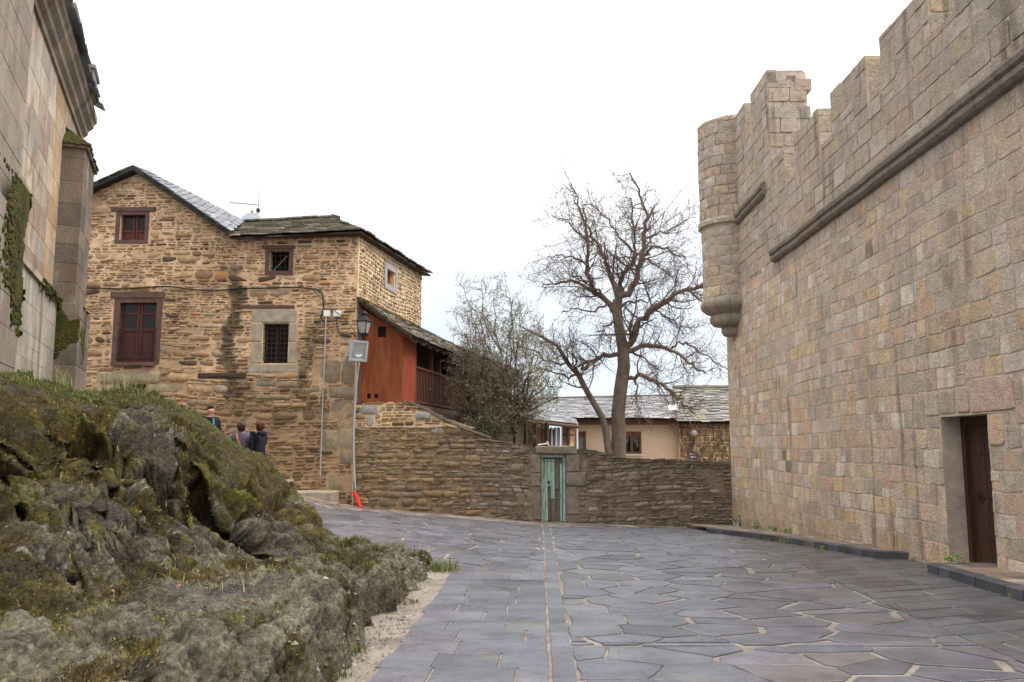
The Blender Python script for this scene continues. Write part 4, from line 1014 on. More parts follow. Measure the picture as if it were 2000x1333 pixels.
# timber gallery on the side wall
PS = Plane((-3.23, 24.45), SD, (.983, -.184))
PGf = Plane((0, 24.45), (1, 0), (0, -1))
gal = thing('timber_gallery', 'rust red boarded timber gallery with railing under a slate lean-to roof', 'gallery', (-3.9, 24.5, 1.25))
gx0, gx1 = PGf.px(706, 690)[0], -3.23; zb_ = PGf.px(745, 786)[1]; zt0, zt1 = PGf.px(706, 604)[1], PGf.px(785, 652)[1]
mb = MB(); nb = 1
ptop = lambda x: zt0 + (zt1 - zt0) * (x - gx0) / (gx1 - gx0)
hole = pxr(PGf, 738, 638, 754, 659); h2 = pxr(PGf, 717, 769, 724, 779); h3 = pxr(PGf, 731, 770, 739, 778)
backing(mb, PGf, gx0, gx1, [gx0, gx1], ptop, [], pw([(gx0, zb_ + .02), (gx0 + .5, zb_ - .03), (gx0 + .75, zb_ - .07), (gx1 - .15, zb_), (gx1, zb_ + .05)]), [hole, h2, h3], .04, reveal=.04, seg=.12)
mb.build('front_panel', M['red_wood'], gal)
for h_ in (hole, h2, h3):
    mb = MB(); wbox(mb, PGf, h_[0], h_[1], h_[2], h_[3], -.038, -.030); mb.build('shade_plate', M['void'], gal)  # near-black plates paint the shade inside the shallow holes
SP1 = PS.px(812, 720)[0]
mb = MB(); wbox(mb, PS, 0.03, SP1, zb_ - .0, zt1 + .05, -.05, 0); mb.build('side_panel', M['red_wood2'], gal)
mb = MB(); wbox(mb, PGf, gx0 - .12, gx0, zb_ - .02, zt0 + .02, -.06, .03); bev(mb.build('post', M['beam'], gal), .01)
GL = 10.5
zrail = PS.px(812, 716)[1]
for s_ in (SP1 + .1, PS.px(846, 700)[0], 4.2, 6.4, 8.6):
    mb = MB(); wbox(mb, PS, s_ - .055, s_ + .055, zb_, zt1 + .02, -.13, -.02); bev(mb.build('post', M['wood_rail'], gal), .008)
mb = MB(); wbox(mb, PS, SP1, GL, zrail - .05, zrail + .03, -.10, .0); wbox(mb, PS, SP1, GL, zb_ + .06, zb_ + .13, -.09, -.01); mb.build('railing', M['wood_rail'], gal)
s_ = SP1 + .25
while s_ < 7.5:
    mb = MB(); wbox(mb, PS, s_ - .035, s_ + .035, zb_ + .1, zrail - .04, -.07, -.035); mb.build('baluster', M['wood_rail'], gal); s_ += .17
mb = MB(); wbox(mb, PS, .6, GL, zb_ - .1, zt1 + .75, -1.45, -1.3); wbox(mb, PS, GL - .1, GL, zb_ - .1, zt1 + .3, -1.3, -.15); mb.build('back_wall', M['dark_wood'], gal)
mb = MB(); wbox(mb, PS, .0, GL, zb_ - .17, zb_, -1.25, .04); bev(mb.build('floor_beam', M['beam'], gal), .015)
RT0 = at(696, 579, 24.1); RE0 = at(806, 655, 24.1); dv = Vector((*SD, 0)).normalized() * (GL + .6)
mb = MB(); slate_patch(mb, RE0, RE0 + dv, RT0 + dv, RT0, .24, .38, .028, rr, MOSSY, lift=.03, jit=.5)
go = mb.build('roof', M['mossy_roof'], gal)
mb = MB(); nrm = Vector((0, 0, -.10)); mb.add([RE0 + nrm, RE0 + dv + nrm, RT0 + dv + nrm, RT0 + nrm, RE0 + nrm * .3, RE0 + dv + nrm * .3, RT0 + dv + nrm * .3, RT0 + nrm * .3], [(0, 3, 2, 1), (4, 5, 6, 7), (0, 1, 5, 4), (0, 4, 7, 3)]); mb.build('roof_deck', M['dark_wood'], go)
mb = MB()
for k in range(14):
    p = RE0.lerp(RE0 + dv, (k + .5) / 14) + Vector((0, 0, -.16)); q = RT0.lerp(RT0 + dv, (k + .5) / 14) + Vector((0, 0, -.16)); mb.tube([p, q], .05, 6)
mb.build('rafter', M['beam'], go)
ms = MB(); moss_blobs(ms, lambda r: (RT0.lerp(RT0 + dv, r.uniform(0, .6)).lerp(RE0, abs(r.gauss(0, .08))) + Vector((0, 0, .03)), Vector((.4, 0, 1))), 160, .05, rr); ms.build('moss', M['moss'], go, smooth=True)

# wall fittings
def fit_box(u0, v0, u1, v1, label, d=.10):
    t = thing('junction_box', label, 'junction box', PF(*pxr(PF, u0, v0, u1, v1)[::2], 0)); mb = MB(); q = pxr(PF, u0, v0, u1, v1)
    rbox(mb, PF, q, .03, d); bev(mb.build('housing', M['white_plastic'], t), .01)
    mb = MB(); wbox(mb, PF, q[0] + .015, q[1] - .015, q[2] + .015, q[3] - .015, d, d + .012); bev(mb.build('lid', M['white_plastic'], t), .004)
fit_box(633, 608, 646, 620, 'white junction box at the top of the grey conduit'); fit_box(652, 608, 667, 620, 'white junction box beside the lantern, above the black loop of cable')
def wire(name, pts, r, m, label, cat, W=PF, d=.07, n=6):
    mb = MB(); P = [W(*W.px(u, v), d) for u, v in pts]
    Q = []                                   # smooth the polyline
    for i in range(len(P) - 1):
        p0, p1, p2, p3 = P[max(i - 1, 0)], P[i], P[i + 1], P[min(i + 2, len(P) - 1)]
        for k in range(4):
            t = k / 4; Q.append(.5 * ((2 * p1) + (p2 - p0) * t + (2 * p0 - 5 * p1 + 4 * p2 - p3) * t * t + (3 * p1 - p0 - 3 * p2 + p3) * t ** 3))
    Q.append(P[-1]); mb.tube(Q, r, n); return tag(mb.build(name, m, smooth=True), label, cat)
wire('cable', [(165, 563), (230, 565), (262, 564), (330, 561), (380, 567), (425, 569), (470, 564), (500, 565), (540, 563), (590, 563), (625, 569), (632, 585), (632, 606), (628, 622), (634, 628)], .022, M['cable'], 'long dark cable running across the stone house front between the window rows', 'cable')
wire('cable', [(612, 567), (645, 600), (672, 622), (694, 648), (700, 660)], .010, M['cable'], 'thin cable slanting down from the long cable to the lantern', 'cable', d=.12)
wire('cable', [(660, 620), (660, 638), (665, 651), (675, 655), (690, 653), (697, 662)], .016, M['cable'], 'short black cable looping from the white box to the lantern bracket', 'cable', d=.11)
wire('conduit_pipe', [(638, 620), (635, 700), (631, 800), (629, 860), (626, 942)], .018, M['grey_metal'], 'thin grey conduit pipe straight down the house front from white box', 'pipe', d=.08)
zc_ = wire('conduit_pipe', [(703, 709), (697, 760), (693, 840), (693, 900), (696, 962)], .028, M['grey_metal'], 'grey conduit pipe down the house corner into red sleeve', 'pipe', d=.12, n=8)
rs = MB(); P = [Vector(PF(*PF.px(u, v), d)) for u, v, d in ((693, 960, .12), (697, 968, .16), (702, 978, .22), (709, 991, .34))]
Q = [P[0].lerp(P[1], t / 6) for t in range(6)] + [P[1].lerp(P[2], t / 6) for t in range(6)] + [P[2].lerp(P[3], t / 8) for t in range(9)]
rs.tube(Q, [.055 + .006 * (i % 2) for i in range(len(Q))], 10); tag(rs.build('pipe_sleeve', M['red_plastic']), 'bright red corrugated sleeve bent out at foot of the wall', 'pipe')
# street lantern
lan = thing('street_lantern', 'black four-sided wall lantern on an iron bracket at the house corner', 'lantern', at(711, 672, 23.75))
lc = at(711, 634, 23.75); U = 23.75 / F
def frustum(mb, c, r0, z0, r1, z1, n=4, rot=rad(28), cap=True):
    vs = [c + Vector((r * math.cos(rot + k * 2 * math.pi / n), r * math.sin(rot + k * 2 * math.pi / n), z)) for r, z in ((r0, z0), (r1, z1)) for k in range(n)]
    fs = [(k, (k + 1) % n, n + (k + 1) % n, n + k) for k in range(n)]
    if cap: fs += [tuple(range(n))[::-1], tuple(range(n, 2 * n))]
    mb.add(vs, fs)
zT = at(711, 629, 23.75).z - lc.z; zB = at(711, 652, 23.75).z - lc.z
mb = MB(); frustum(mb, lc, .135, zB, .215, zT, cap=False); mb.build('lamp_glass', mat('frosted_lantern_glass', (.34, .30, .27), .15, 12, .1, 50, .3, .2, 50), lan)
mb = MB()
for k in range(4):
    a_ = rad(28) + k * math.pi / 2; e_ = Vector((math.cos(a_), math.sin(a_), 0)); mb.tube([lc + e_ * .138 + Vector((0, 0, zB)), lc + e_ * .22 + Vector((0, 0, zT))], .014, 5)
    e2 = Vector((math.cos(a_ + math.pi / 2), math.sin(a_ + math.pi / 2), 0))
    mb.tube([lc + e_ * .22 + Vector((0, 0, zT)), lc + e2 * .22 + Vector((0, 0, zT))], .015, 5); mb.tube([lc + e_ * .138 + Vector((0, 0, zB)), lc + e2 * .138 + Vector((0, 0, zB))], .014, 5)
mb.build('lamp_frame', M['iron'], lan)
mb = MB(); frustum(mb, lc, .265, zT + .01, .10, zT + .16); frustum(mb, lc, .10, zT + .16, .075, zT + .22); mb.lathe(lc, [(.075, zT + .2), (.10, zT + .23), (.085, zT + .28), (.03, zT + .31), (0, zT + .33)], 12); mb.build('lamp_cap', M['iron'], lan)
mb = MB(); mb.lathe(lc, [(.13, zB), (.11, zB - .06), (.05, zB - .09), (.05, zB - .16), (.02, zB - .2)], 10); b0 = lc + Vector((0, 0, zB - .17)); b1 = PF(-4.72, lc.z - .66, .02)
mb.tube([b0, b0.lerp(b1, .4) + Vector((0, 0, -.10)), b1], .024, 6); mb.tube([b1 + Vector((0, -.02, .2)), b1 + Vector((0, -.02, -.2))], .03, 6); mb.build('bracket', M['iron'], lan)
# floodlight
fl = thing('floodlight', 'square grey floodlight with reflecting glass face below the lantern', 'floodlight', at(692, 705, 23.7))
fc = at(700, 686, 23.62); fx_ = Vector((.93, .36, -.04)).normalized(); fn = Vector((.34, -.88, -.14)).normalized(); fz = fx_.cross(fn) * -1
fz = fn.cross(fx_); fz = fz if fz.z > 0 else -fz
wd, ht, dp_ = .52, .60, .42
mb = MB(); o = fc - fx_ * wd / 2 - fz * ht / 2 - fn * dp_
a_ = [fc + fx_ * (sx_ * wd / 2) + fz * (sz_ * ht / 2) for sx_, sz_ in ((-1, -1), (1, -1), (1, 1), (-1, 1))]; b_ = [p - fn * dp_ - (p - fc) * .14 for p in a_]
mb.add(a_ + b_, [(4, 7, 6, 5), (0, 4, 5, 1), (1, 5, 6, 2), (2, 6, 7, 3), (3, 7, 4, 0), (0, 1, 2, 3)]); bev(mb.build('housing', mat('light_grey_cast_metal', (.42, .42, .41), .1, 5), fl), .015)
mb = MB(); t = .065
for (x0, x1, z0, z1) in ((-wd / 2, -wd / 2 + t, -ht / 2, ht / 2), (wd / 2 - t, wd / 2, -ht / 2, ht / 2), (-wd / 2 + t, wd / 2 - t, -ht / 2, -ht / 2 + t), (-wd / 2 + t, wd / 2 - t, ht / 2 - t, ht / 2)):
    mb.box(fc + fx_ * x0 + fz * z0 + fn * .002, fx_ * (x1 - x0), fn * .05, fz * (z1 - z0))
bev(mb.build('front_frame', M['grey_metal'], fl), .006)
gm = mat('floodlight_glass', (.50, .58, .62), .25, 5, 0, 1, .08, 0, metal=.75, spec=.8)
mb = MB(); mb.box(fc + fx_ * (-wd / 2 + t) + fz * (-ht / 2 + t) + fn * .004, fx_ * (wd - 2 * t), fn * .012, fz * (ht - 2 * t)); mb.build('lamp_glass', gm, fl)
mb = MB(); mb.lathe((0, 0, 0), [(.0, .0), (.05, .0), (.075, .03)], 12)
for i, v in enumerate(mb.v): mb.v[i] = tuple(fc + fn * (.018 + v[2] * .3) + fx_ * v[0] * 1.6 + fz * (v[1] - .08))
mb.build('reflector', mat('bright_reflector', (.7, .75, .78), .1, 5, 0, 1, .15, 0, metal=.8), fl)
mb = MB(); p = fc - fx_ * (wd / 2 + .02) - fz * .16 - fn * .12; q = p - fz * .28 - fn * .26; mb.box(p - fn * .03, fx_ * .02, fn * .09, fz * .09); mb.tube([p, q], .035, 6); mb.tube([q, q - fn * .2 + fx_ * .3], .03, 6); mb.build('bracket', M['grey_metal'], fl)

# stone step by the house corner
stp = thing('stone_step', 'low worn stone step at the foot of the house wall', 'step', at(615, 968, 23.2)); mb = MB()
a = on_ground(590, 972); mb.b2(-6.9, -5.0, 23.3, 24.25, g(-5.6, 23.6) - .3, g(-5.6, 23.6) + .16); bev(mb.build('tread', M['granite'], stp), .03); mb = MB(); mb.b2(-8.8, -6.3, 23.6, 24.26, -1.0, g(-6.2, 23.9) + .32); bev(mb.build('tread', M['granite'], stp), .03)

# ------------------------------------------------------------------ garden wall with the green door
PB = Plane((FX1 - .02, 24.36), (11.55, 1.12), (1.12, -11.55))
BL = 11.62
gw = thing('garden_wall', 'long low weathered rubble garden wall between house and castle', 'wall', (0, 24.8, -2))
tp_px = [(697, 787), (798, 787), (835, 803), (872, 822), (905, 838), (960, 858), (1000, 866), (1037, 870)]
tp_px2 = [(1133, 876), (1160, 880), (1186, 886), (1212, 894), (1260, 897), (1330, 900), (1431, 904)]
T1 = [PB.px(u, v) for u, v in tp_px]; T2 = [PB.px(u, v) for u, v in tp_px2]
GD = pxr(PB, 1057, 888, 1105, 1019)
T = [(0, T1[0][1])] + T1[1:] + [(GD[0] - .02, GD[3] + .02), (GD[1] + .02, GD[3] + .02)] + T2 + [(BL, T2[-1][1])]
gtop = pw(T); gbot = lambda s: g(PB(s, 0)[0], PB(s, 0)[1]) - .25
GH = (GD[0], GD[1], GD[2], GD[3] + .01)
bk = MB(); backing(bk, PB, 0, BL, [t[0] for t in T], gtop, [], gbot, [(GD[0], GD[1], GD[2], GD[3])], .5, reveal=.4)
gwo = bk.build('wall', M['old_mortar'], gw)
ZL = PB.px(760, 835)[1]
LOW = [((.24, .16, .092), 4), ((.30, .19, .095), 3), ((.18, .13, .085), 2.5), ((.36, .22, .10), 1.5), ((.23, .185, .135), 2), ((.25, .13, .065), 1)]
GRY = [((.20, .158, .115), 4), ((.25, .205, .155), 3), ((.145, .112, .082), 2.5), ((.33, .29, .24), 1.6), ((.22, .15, .09), 2)]
def gw_col(s, z, r):
    t = min(1, max(0, (s - 2.2) / 3.6)) + r.uniform(-.2, .2)
    c = pick(r, LOW if t < .5 else GRY, .18)
    c = mixc(c, mixc((.22, .15, .085), (.19, .15, .108), max(0, min(1, t))), .35)
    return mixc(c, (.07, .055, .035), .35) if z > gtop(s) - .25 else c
def gw_mortar(s, z, n, n3):
    t = min(1, max(0, (s - 2.0) / 3.6 + .5 * n)); c = mixc(mixc((.29, .20, .11), (.25, .198, .142), t), (.14, .105, .07), min(.75, max(0, .3 + 1.0 * n3 + .5 * n)))
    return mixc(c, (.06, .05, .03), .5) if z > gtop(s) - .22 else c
ms = MB(); mortar_sheet(ms, PB, 0, BL, -3.0, ZL, lambda s: min(gtop(s), ZL), gbot, [(GD[0] - .05, GD[1] + .05, GD[2], GD[3] + .05)], .085, gw_mortar, .026, 404); ms.build('pointing', mat('earth_pointing', attr=True, var=.3, scale=7, fine=.35, fscale=40, rough=.95, bump=1.0, bscale=35, bdist=.04, spots=[((.42, .40, .36), 7, .68, .03, .7)]), gwo, smooth=True)
st = MB(); wv2 = wave_fn(.03, 12)
jam = [(GD[0] - .33, GD[1] + .40, GD[2] - .1, GD[3] + .32)]
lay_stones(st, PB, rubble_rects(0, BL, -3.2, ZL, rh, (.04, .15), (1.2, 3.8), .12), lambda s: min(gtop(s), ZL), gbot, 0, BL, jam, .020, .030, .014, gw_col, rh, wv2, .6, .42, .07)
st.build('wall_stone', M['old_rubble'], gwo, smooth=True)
um = MB(); um.add([PB(0, ZL - .02, .012), PB(3.6, ZL - .02, .012), PB(3.2, gtop(3.2) - .01, .012), PB(2.2, gtop(2.2) - .01, .012), PB(1.3, gtop(1.3) - .01, .012), PB(0, gtop(0) - .01, .012)], [tuple(range(6))])
umo = um.build('upper_mortar', M['mortar'], gw); st = MB()
bigu = [pxr(PB, 703, 792, 740, 810), pxr(PB, 716, 812, 731, 834), pxr(PB, 842, 832, 864, 852), pxr(PB, 812, 804, 842, 820)]
UP = Plane(PB(0, 0, .012)[:2], PB.s[:2], PB.n[:2])
lay_stones(st, UP, rubble_rects(0, 3.6, ZL, 1.5, rh, (.05, .13), (1.4, 4.2), .1), gtop, lambda s: ZL, 0, 3.3, bigu, .032, .024, .02, lambda s, z, r: pick(r, RUB, .15), rh, wv, .34, .4)
lay_stones(st, UP, bigu, gtop, lambda s: ZL - .2, 0, 3.6, [], .02, .03, .03, lambda s, z, r: pick(r, [((.32, .29, .27), 2), ((.27, .235, .19), 1)], .1), rh, None, .12, .25)
st.build('wall_stone', M['rubble'], umo, smooth=True)
cp_ = MB()                                     # sloping coping and rough top stones
for (a, b_) in zip(T[1:5], T[2:6]):
    wd_ = b_[0] - a[0]; cp_.box(PB(a[0], a[1] - .0, .05), PB(b_[0], b_[1], .05) - PB(a[0], a[1], .05), PB.n * -.6, (0, 0, .07), pick(rh, [((.19, .165, .135), 1)], .15))
s_ = T[5][0]
while s_ < BL - .2:
    w_ = rh.uniform(.2, .55)
    if not (GD[0] - .4 < s_ + w_ and s_ < GD[1] + .45):
        z_ = gtop(s_ + w_ / 2); wbox(cp_, PB, s_, s_ + w_ - .01, z_ - .05, z_ + rh.uniform(-.02, .025), -.5, rh.uniform(-.02, .03), mixc(pick(rh, GRY), (.08, .065, .04), .4))
    s_ += w_
cp_.build('coping', M['old_rubble'], gwo)
ds = MB()
for r_ in ((1037, 888, 1056, 924), (1038, 925, 1056, 951), (1042, 952, 1056, 1016)): q = pxr(PB, *r_); wbox(ds, PB, q[0], q[1], q[2] + .008, q[3], -.35, .05 + rh.uniform(0, .02))
for r_ in ((1106, 888, 1131, 922), (1106, 923, 1144, 950)): q = pxr(PB, *r_); wbox(ds, PB, q[0], q[1], q[2] + .008, q[3], -.35, .04 + rh.uniform(0, .02))
q = pxr(PB, 1106, 951, 1134, 1005); ds.add([PB(q[0], q[2], .05), PB(q[1], q[2], .05), PB(q[1] - .12, q[3], .05), PB(q[0], q[3], .05), PB(q[0], q[2], -.35), PB(q[1], q[2], -.35), PB(q[1] - .12, q[3], -.35), PB(q[0], q[3], -.35)], [(0, 1, 2, 3), (1, 5, 6, 2), (3, 2, 6, 7), (0, 3, 7, 4), (0, 4, 5, 1)])
q = pxr(PB, 1106, 1006, 1140, 1020); rbox(ds, PB, q, -.3, .02)
dso = bev(ds.build('door_jamb', M['door_granite'], gw), .025)
ds = MB(); q = pxr(PB, 1047, 872, 1126, 888); ds.add([PB(q[0] + x, z, d) for d in (.09, -.5) for x, z in ((-.02, q[2] + .03), (q[1] - q[0] + .02, q[2] + .0), (q[1] - q[0] - .06, q[3] + .02), (.02, q[3]))], [(0, 1, 2, 3), (7, 6, 5, 4), (3, 2, 6, 7), (0, 4, 5, 1), (1, 5, 6, 2), (0, 3, 7, 4)])
bev(ds.build('lintel', M['door_granite'], gw), .03)
# door: uneven planks, half of the paint gone
gdo = thing_part('door', PB((GD[0] + GD[1]) / 2, GD[2], -.1), gw)
a, b_, z0, z1 = GD
frm = MB(); wbox(frm, PB, a, a + .05, z0, z1, -.2, -.06); wbox(frm, PB, b_ - .07, b_, z0, z1, -.2, -.05); wbox(frm, PB, a + .05, b_ - .07, z1 - .09, z1, -.2, -.05); bev(frm.build('frame', M['green_paint'], gdo), .006)
w_ = b_ - a - .12; x = a + .05
pl = [(0, .13, 0, .93, 'g'), (.13, .27, 0, .93, 'g'), (.27, .42, .52, .93, 'g'), (.42, .61, 0.0, .93, 'g'), (.27, .40, .02, .28, 'b'), (.41, .60, .0, .34, 'b2'), (.63, .82, .48, .93, 'b'), (.86, .98, .0, .86, 'g')]
mg, mw = MB(), MB()
for (p0, p1, q0, q1, k) in pl:
    mb = mg if k == 'g' else mw
    wbox(mb, PB, x + w_ * p0 + .003, x + w_ * p1 - .003, z0 + (z1 - z0) * q0, z0 + (z1 - z0) * q1, -.16, -.125 + (.012 if k == 'b2' else rh.uniform(-.008, .006)))
for q_ in (.20, .32, .53, .62, .88): wbox(mw, PB, x, x + w_, z0 + (z1 - z0) * q_, z0 + (z1 - z0) * (q_ + .045), -.2, -.165)
bev(mg.build('painted_plank', M['green_paint'], gdo), .005); bev(mw.build('bare_plank', M['bare_wood'], gdo), .005)
mb = MB(); wbox(mb, PB, a + .05, b_ - .07, z0, z1 - .09, -.205, -.178); mb.build('back_board', mat('dark_grey_board', (.15, .125, .10), .3, 4, .3, 40, .9, .4, 40, .01, stretch=(4, 4, .5)), gdo)
mb = MB()
for k in range(5): mb.tube([PB(x + w_ * (.08 + .11 * k), z1 - .2, -.125), PB(x + w_ * (.08 + .11 * k), z1 - .2, -.10)], .013, 6)
wbox(mb, PB, x + w_ * .26, x + w_ * .36, z0 + (z1 - z0) * .56, z0 + (z1 - z0) * .60, -.12, -.08); mb.build('ironwork', M['iron'], gdo)
brk = MB(); p0, p1, p2 = (PB(*PB.px(1052, 869.5), -.2), PB(*PB.px(1072, 866.5), -.2), PB(*PB.px(1074, 871), -.2)); brk.tube([p0, p1], .022, 5); brk.tube([p1 + Vector((-.03, 0, .07)), p2], .022, 5)
tag(brk.build('metal_bar', M['white_plastic']), 'pale metal bar lying on top of the door lintel', 'metal bar')

# ------------------------------------------------------------------ rock outcrop
SIL = [(-900, 640, 9), (-300, 690, 9.5), (0, 718, 10), (60, 735, 10.5), (100, 746, 11), (180, 761, 11.5), (300, 776, 12), (380, 800, 12.5), (430, 836, 13), (470, 866, 13.2), (512, 886, 13.4),
       (532, 922, 13.6), (580, 952, 13.8), (615, 985, 14), (642, 1018, 14.2), (662, 1050, 14.3), (700, 1075, 14.3), (860, 1130, 14.3)]
SR, SE, SY = [], [], []
for u, v, y_ in SIL:
    d = ray(u, v); SR.append(d.x / d.y); SE.append(d.z / d.y); SY.append(y_)
FY = [2.0, 3.4, 4.75, 5.5, 6.45, 8.1, 9.7, 11.5, 13.3, 14.3, 16, 18, 21]
FXr = [-2.9, -2.55, -2.35, -2.45, -2.55, -2.2, -1.92, -2.08, -2.58, -2.9, -4.6, -7.0, -10]
EY = [2.0, 5.1, 7.7, 11.2, 12.0, 12.5, 13.4, 14.1, 15, 16, 17, 18, 21]
EXr = [-.92, -1.0, -1.07, -.95, -1.4, -1.9, -2.4, -2.85, -3.2, -4.2, -5.6, -7.0, -10]
def rock_base(x, y):
    gz = G(x, y); r = x / y
    e = np.interp(r, SR, SE); ys = np.interp(r, SR, SY)
    n1 = fbm(x * .9, y * .9, 0 * x, 3, 5); n2 = fbm(x * 2.3, y * 2.3, 0 * x + 3, 3, 9)
    xe = np.interp(y, EY, EXr) - .06 + .10 * n2 * (y < 11.5); xf = np.interp(y, FY, FXr) + .22 * n1
    # low shelf along the paving
    hs = np.interp(y, [2, 5, 7, 9, 10.5, 11.5, 12.5, 14.5], [.56, .54, .50, .36, .26, .19, .12, .05])
    a = np.clip((xe - x) / (.20 + .1 * n2), 0, 1)
    shelf = gz - .12 + (hs + .12) * (1 - (1 - a) ** 2.2) + .045 * np.clip(xe - x - .3, 0, 3) + .05 * n2 * a + .045 * n1 * a
    shelf = np.where(x > xe + .02, gz - .35 * np.clip((x - xe) / .2, 0, 1) - .05, shelf)
    # main mass
    w = np.interp(y, [2, 7.5, 9.5, 13], [1.8, 1.8, 1.35, 1.0]) + .25 * n1
    t = np.clip((xf - x) / w, 0, 1)
    T = np.where(y < ys, e * y - .06 * (ys - y), e * ys - .03 * (y - ys))
    S = 1 - (1 - t) ** 2.2
    z = shelf + (np.maximum(T, shelf) - shelf) * S
    face = np.clip(t * 5, 0, 1) * np.clip((1.02 - t) * 2.5, 0, 1)
    for yc, sl, wd_, dp_ in ((5.75, .3, .12, .55), (7.35, -.1, .15, .50), (9.4, .2, .12, .3), (11.0, -.1, .16, .3), (4.85, .1, .10, .35), (6.6, .25, .07, .2), (8.3, .1, .07, .2)):
        q = (y - yc - sl * (x + 3) - .12 * n2) / wd_; z = z - dp_ * np.exp(-q * q) * face
    # boulder in the near corner
    bx, by = (x + 2.62) / .78, (y - 3.95) / .62
    bb_ = np.clip(1 - bx * bx - by * by, 0, 1) ** .5
    z = np.maximum(z, np.where(bb_ > 0, -1.25 + .66 * bb_ ** .8, -9))
    # worn, wet hollow on the shelf
    wet = np.exp(-(((x + 1.75) / .34) ** 2 + ((y - 5.35) / .95) ** 2)) + np.exp(-(((x + 1.95) / .2) ** 2 + ((y - 9.6) / .5) ** 2)) + .8 * np.exp(-(((x + 1.72) / .25) ** 2 + ((y - 4.3) / .4) ** 2))
    z = z - .05 * wet * (t < .1)
    return z, t, wet, S
def rock_z(x, y): return rock_base(np.asarray(x, float), np.asarray(y, float))[0]
ru = np.concatenate([np.linspace(-1.7, -.66, 50, endpoint=False), np.linspace(-.66, -.055, 430)])
yu = np.concatenate([np.geomspace(2.2, 15, 470), np.linspace(15.2, 21, 26)])
RR, YY = np.meshgrid(ru, yu); XX = RR * YY
Z, TT, WET, SS = rock_base(XX, YY)
dzdx = (rock_base(XX + .04, YY)[0] - rock_base(XX - .04, YY)[0]) / .08; dzdy = (rock_base(XX, YY + .04)[0] - rock_base(XX, YY - .04)[0]) / .08
nl_ = np.sqrt(dzdx ** 2 + dzdy ** 2 + 1); NX, NY, NZ = -dzdx / nl_, -dzdy / nl_, 1 / nl_
d1, d2 = np.array((.60, -.25, -.76)), np.array((.385, .923, 0.0)); d3 = np.cross(d1, d2)
P1 = XX * d1[0] + YY * d1[1] + Z * d1[2]; P2 = XX * d2[0] + YY * d2[1] + Z * d2[2]; P3 = XX * d3[0] + YY * d3[1] + Z * d3[2]
wx = .35 * fbm(XX * 1.1, YY * 1.1, Z * 1.1, 3, 40)
rg = lambda f, s_, k: 1 - np.abs(vnoise(P1 * f * .45 + wx, P2 * f * 1.5 + wx, P3 * f * 1.5, s_)) * k
amp = np.clip(.26 + .9 * SS, 0, 1)
disp = .24 * fbm(XX * .75, YY * .75, Z * .75, 3, 60) * amp + .15 * (rg(.9, 61, 1.7) - .5) * amp + .075 * (rg(2.2, 62, 1.8) - .5) + .022 * (rg(5.5, 63, 1.8) - .5) + .022 * fbm(XX * 8, YY * 8, Z * 8, 4, 64, .6) + .016 * (rg(13, 67, 1.8) - .5) + .014 * fbm(XX * 24, YY * 24, Z * 24, 2, 65)
def facets(a, b, c, seed):
    ai, bi, ci = np.floor(a).astype(np.int64), np.floor(b).astype(np.int64), np.floor(c).astype(np.int64)
    f1 = np.full(a.shape, 9.0); f2 = f1.copy(); off = np.zeros(a.shape)
    for i in (-1, 0, 1):
        for j in (-1, 0, 1):
            for k_ in (-1, 0, 1):
                I, J, K = ai + i, bi + j, ci + k_; h_ = [_h(I, J, K, seed + q) for q in range(7)]
                da, db, dc = a - (I + .5 + .48 * h_[0]), b - (J + .5 + .48 * h_[1]), c - (K + .5 + .48 * h_[2])
                d_ = da * da + db * db + dc * dc; o_ = h_[6] * .5 + da * h_[3] + db * h_[4] + dc * h_[5]
                new = d_ < f1; f2 = np.where(new, f1, np.minimum(f2, d_)); off = np.where(new, o_, off); f1 = np.where(new, d_, f1)
    return off, np.sqrt(f2) - np.sqrt(f1)
w2 = .25 * fbm(XX * 2.2, YY * 2.2, Z * 2.2, 3, 44)
fa1, cr1 = facets(P1 * .32 + w2, P2 * .62 + w2, P3 * .8 - w2, 300); fa2, cr2 = facets(P1 * .9 + w2, P2 * 2.3 - w2, P3 * 2.6 + w2, 310)
def ledge(t, k):                               # broken edges of the schist beds
    q = t - np.floor(t); return np.where(q < 1 - k, q / (1 - k), (1 - q) / k) - .5
lw = .9 * fbm(XX * .55, YY * .55, Z * .55, 3, 71); cut = np.clip(.55 + 1.2 * fbm(XX * .8, YY * .8, Z * .8, 2, 72), 0, 1)
disp = disp + .17 * ledge(P2 * 1.05 + P3 * .75 + lw, .10) * amp * cut + .060 * ledge(P2 * 2.6 - P3 * 2.1 + lw * 2, .12) * cut + .024 * ledge(P3 * 7.5 + P2 * 2 + lw * 4, .15)
disp = disp + (.17 * fa1 - .16 * np.exp(-cr1 / .06)) * amp + .030 * fa2 * (.5 + .5 * amp) - .030 * np.exp(-cr2 / .07)
edge = np.clip((np.interp(YY, EY, EXr) - XX) * 6, 0, 1); topf = np.clip((1.05 - TT) * 4 + .25, .25, 1)
disp = (disp - .17 * SS * np.clip((12.9 - YY) / 1.2, .85, 1)) * (.25 + .75 * edge) * np.where(YY > 14.5, .4, 1) * topf
disp = disp * (1 - .6 * np.clip(WET, 0, 1) * (TT < .1))
VX, VY, VZ = XX + NX * disp, YY + NY * disp, Z + NZ * disp
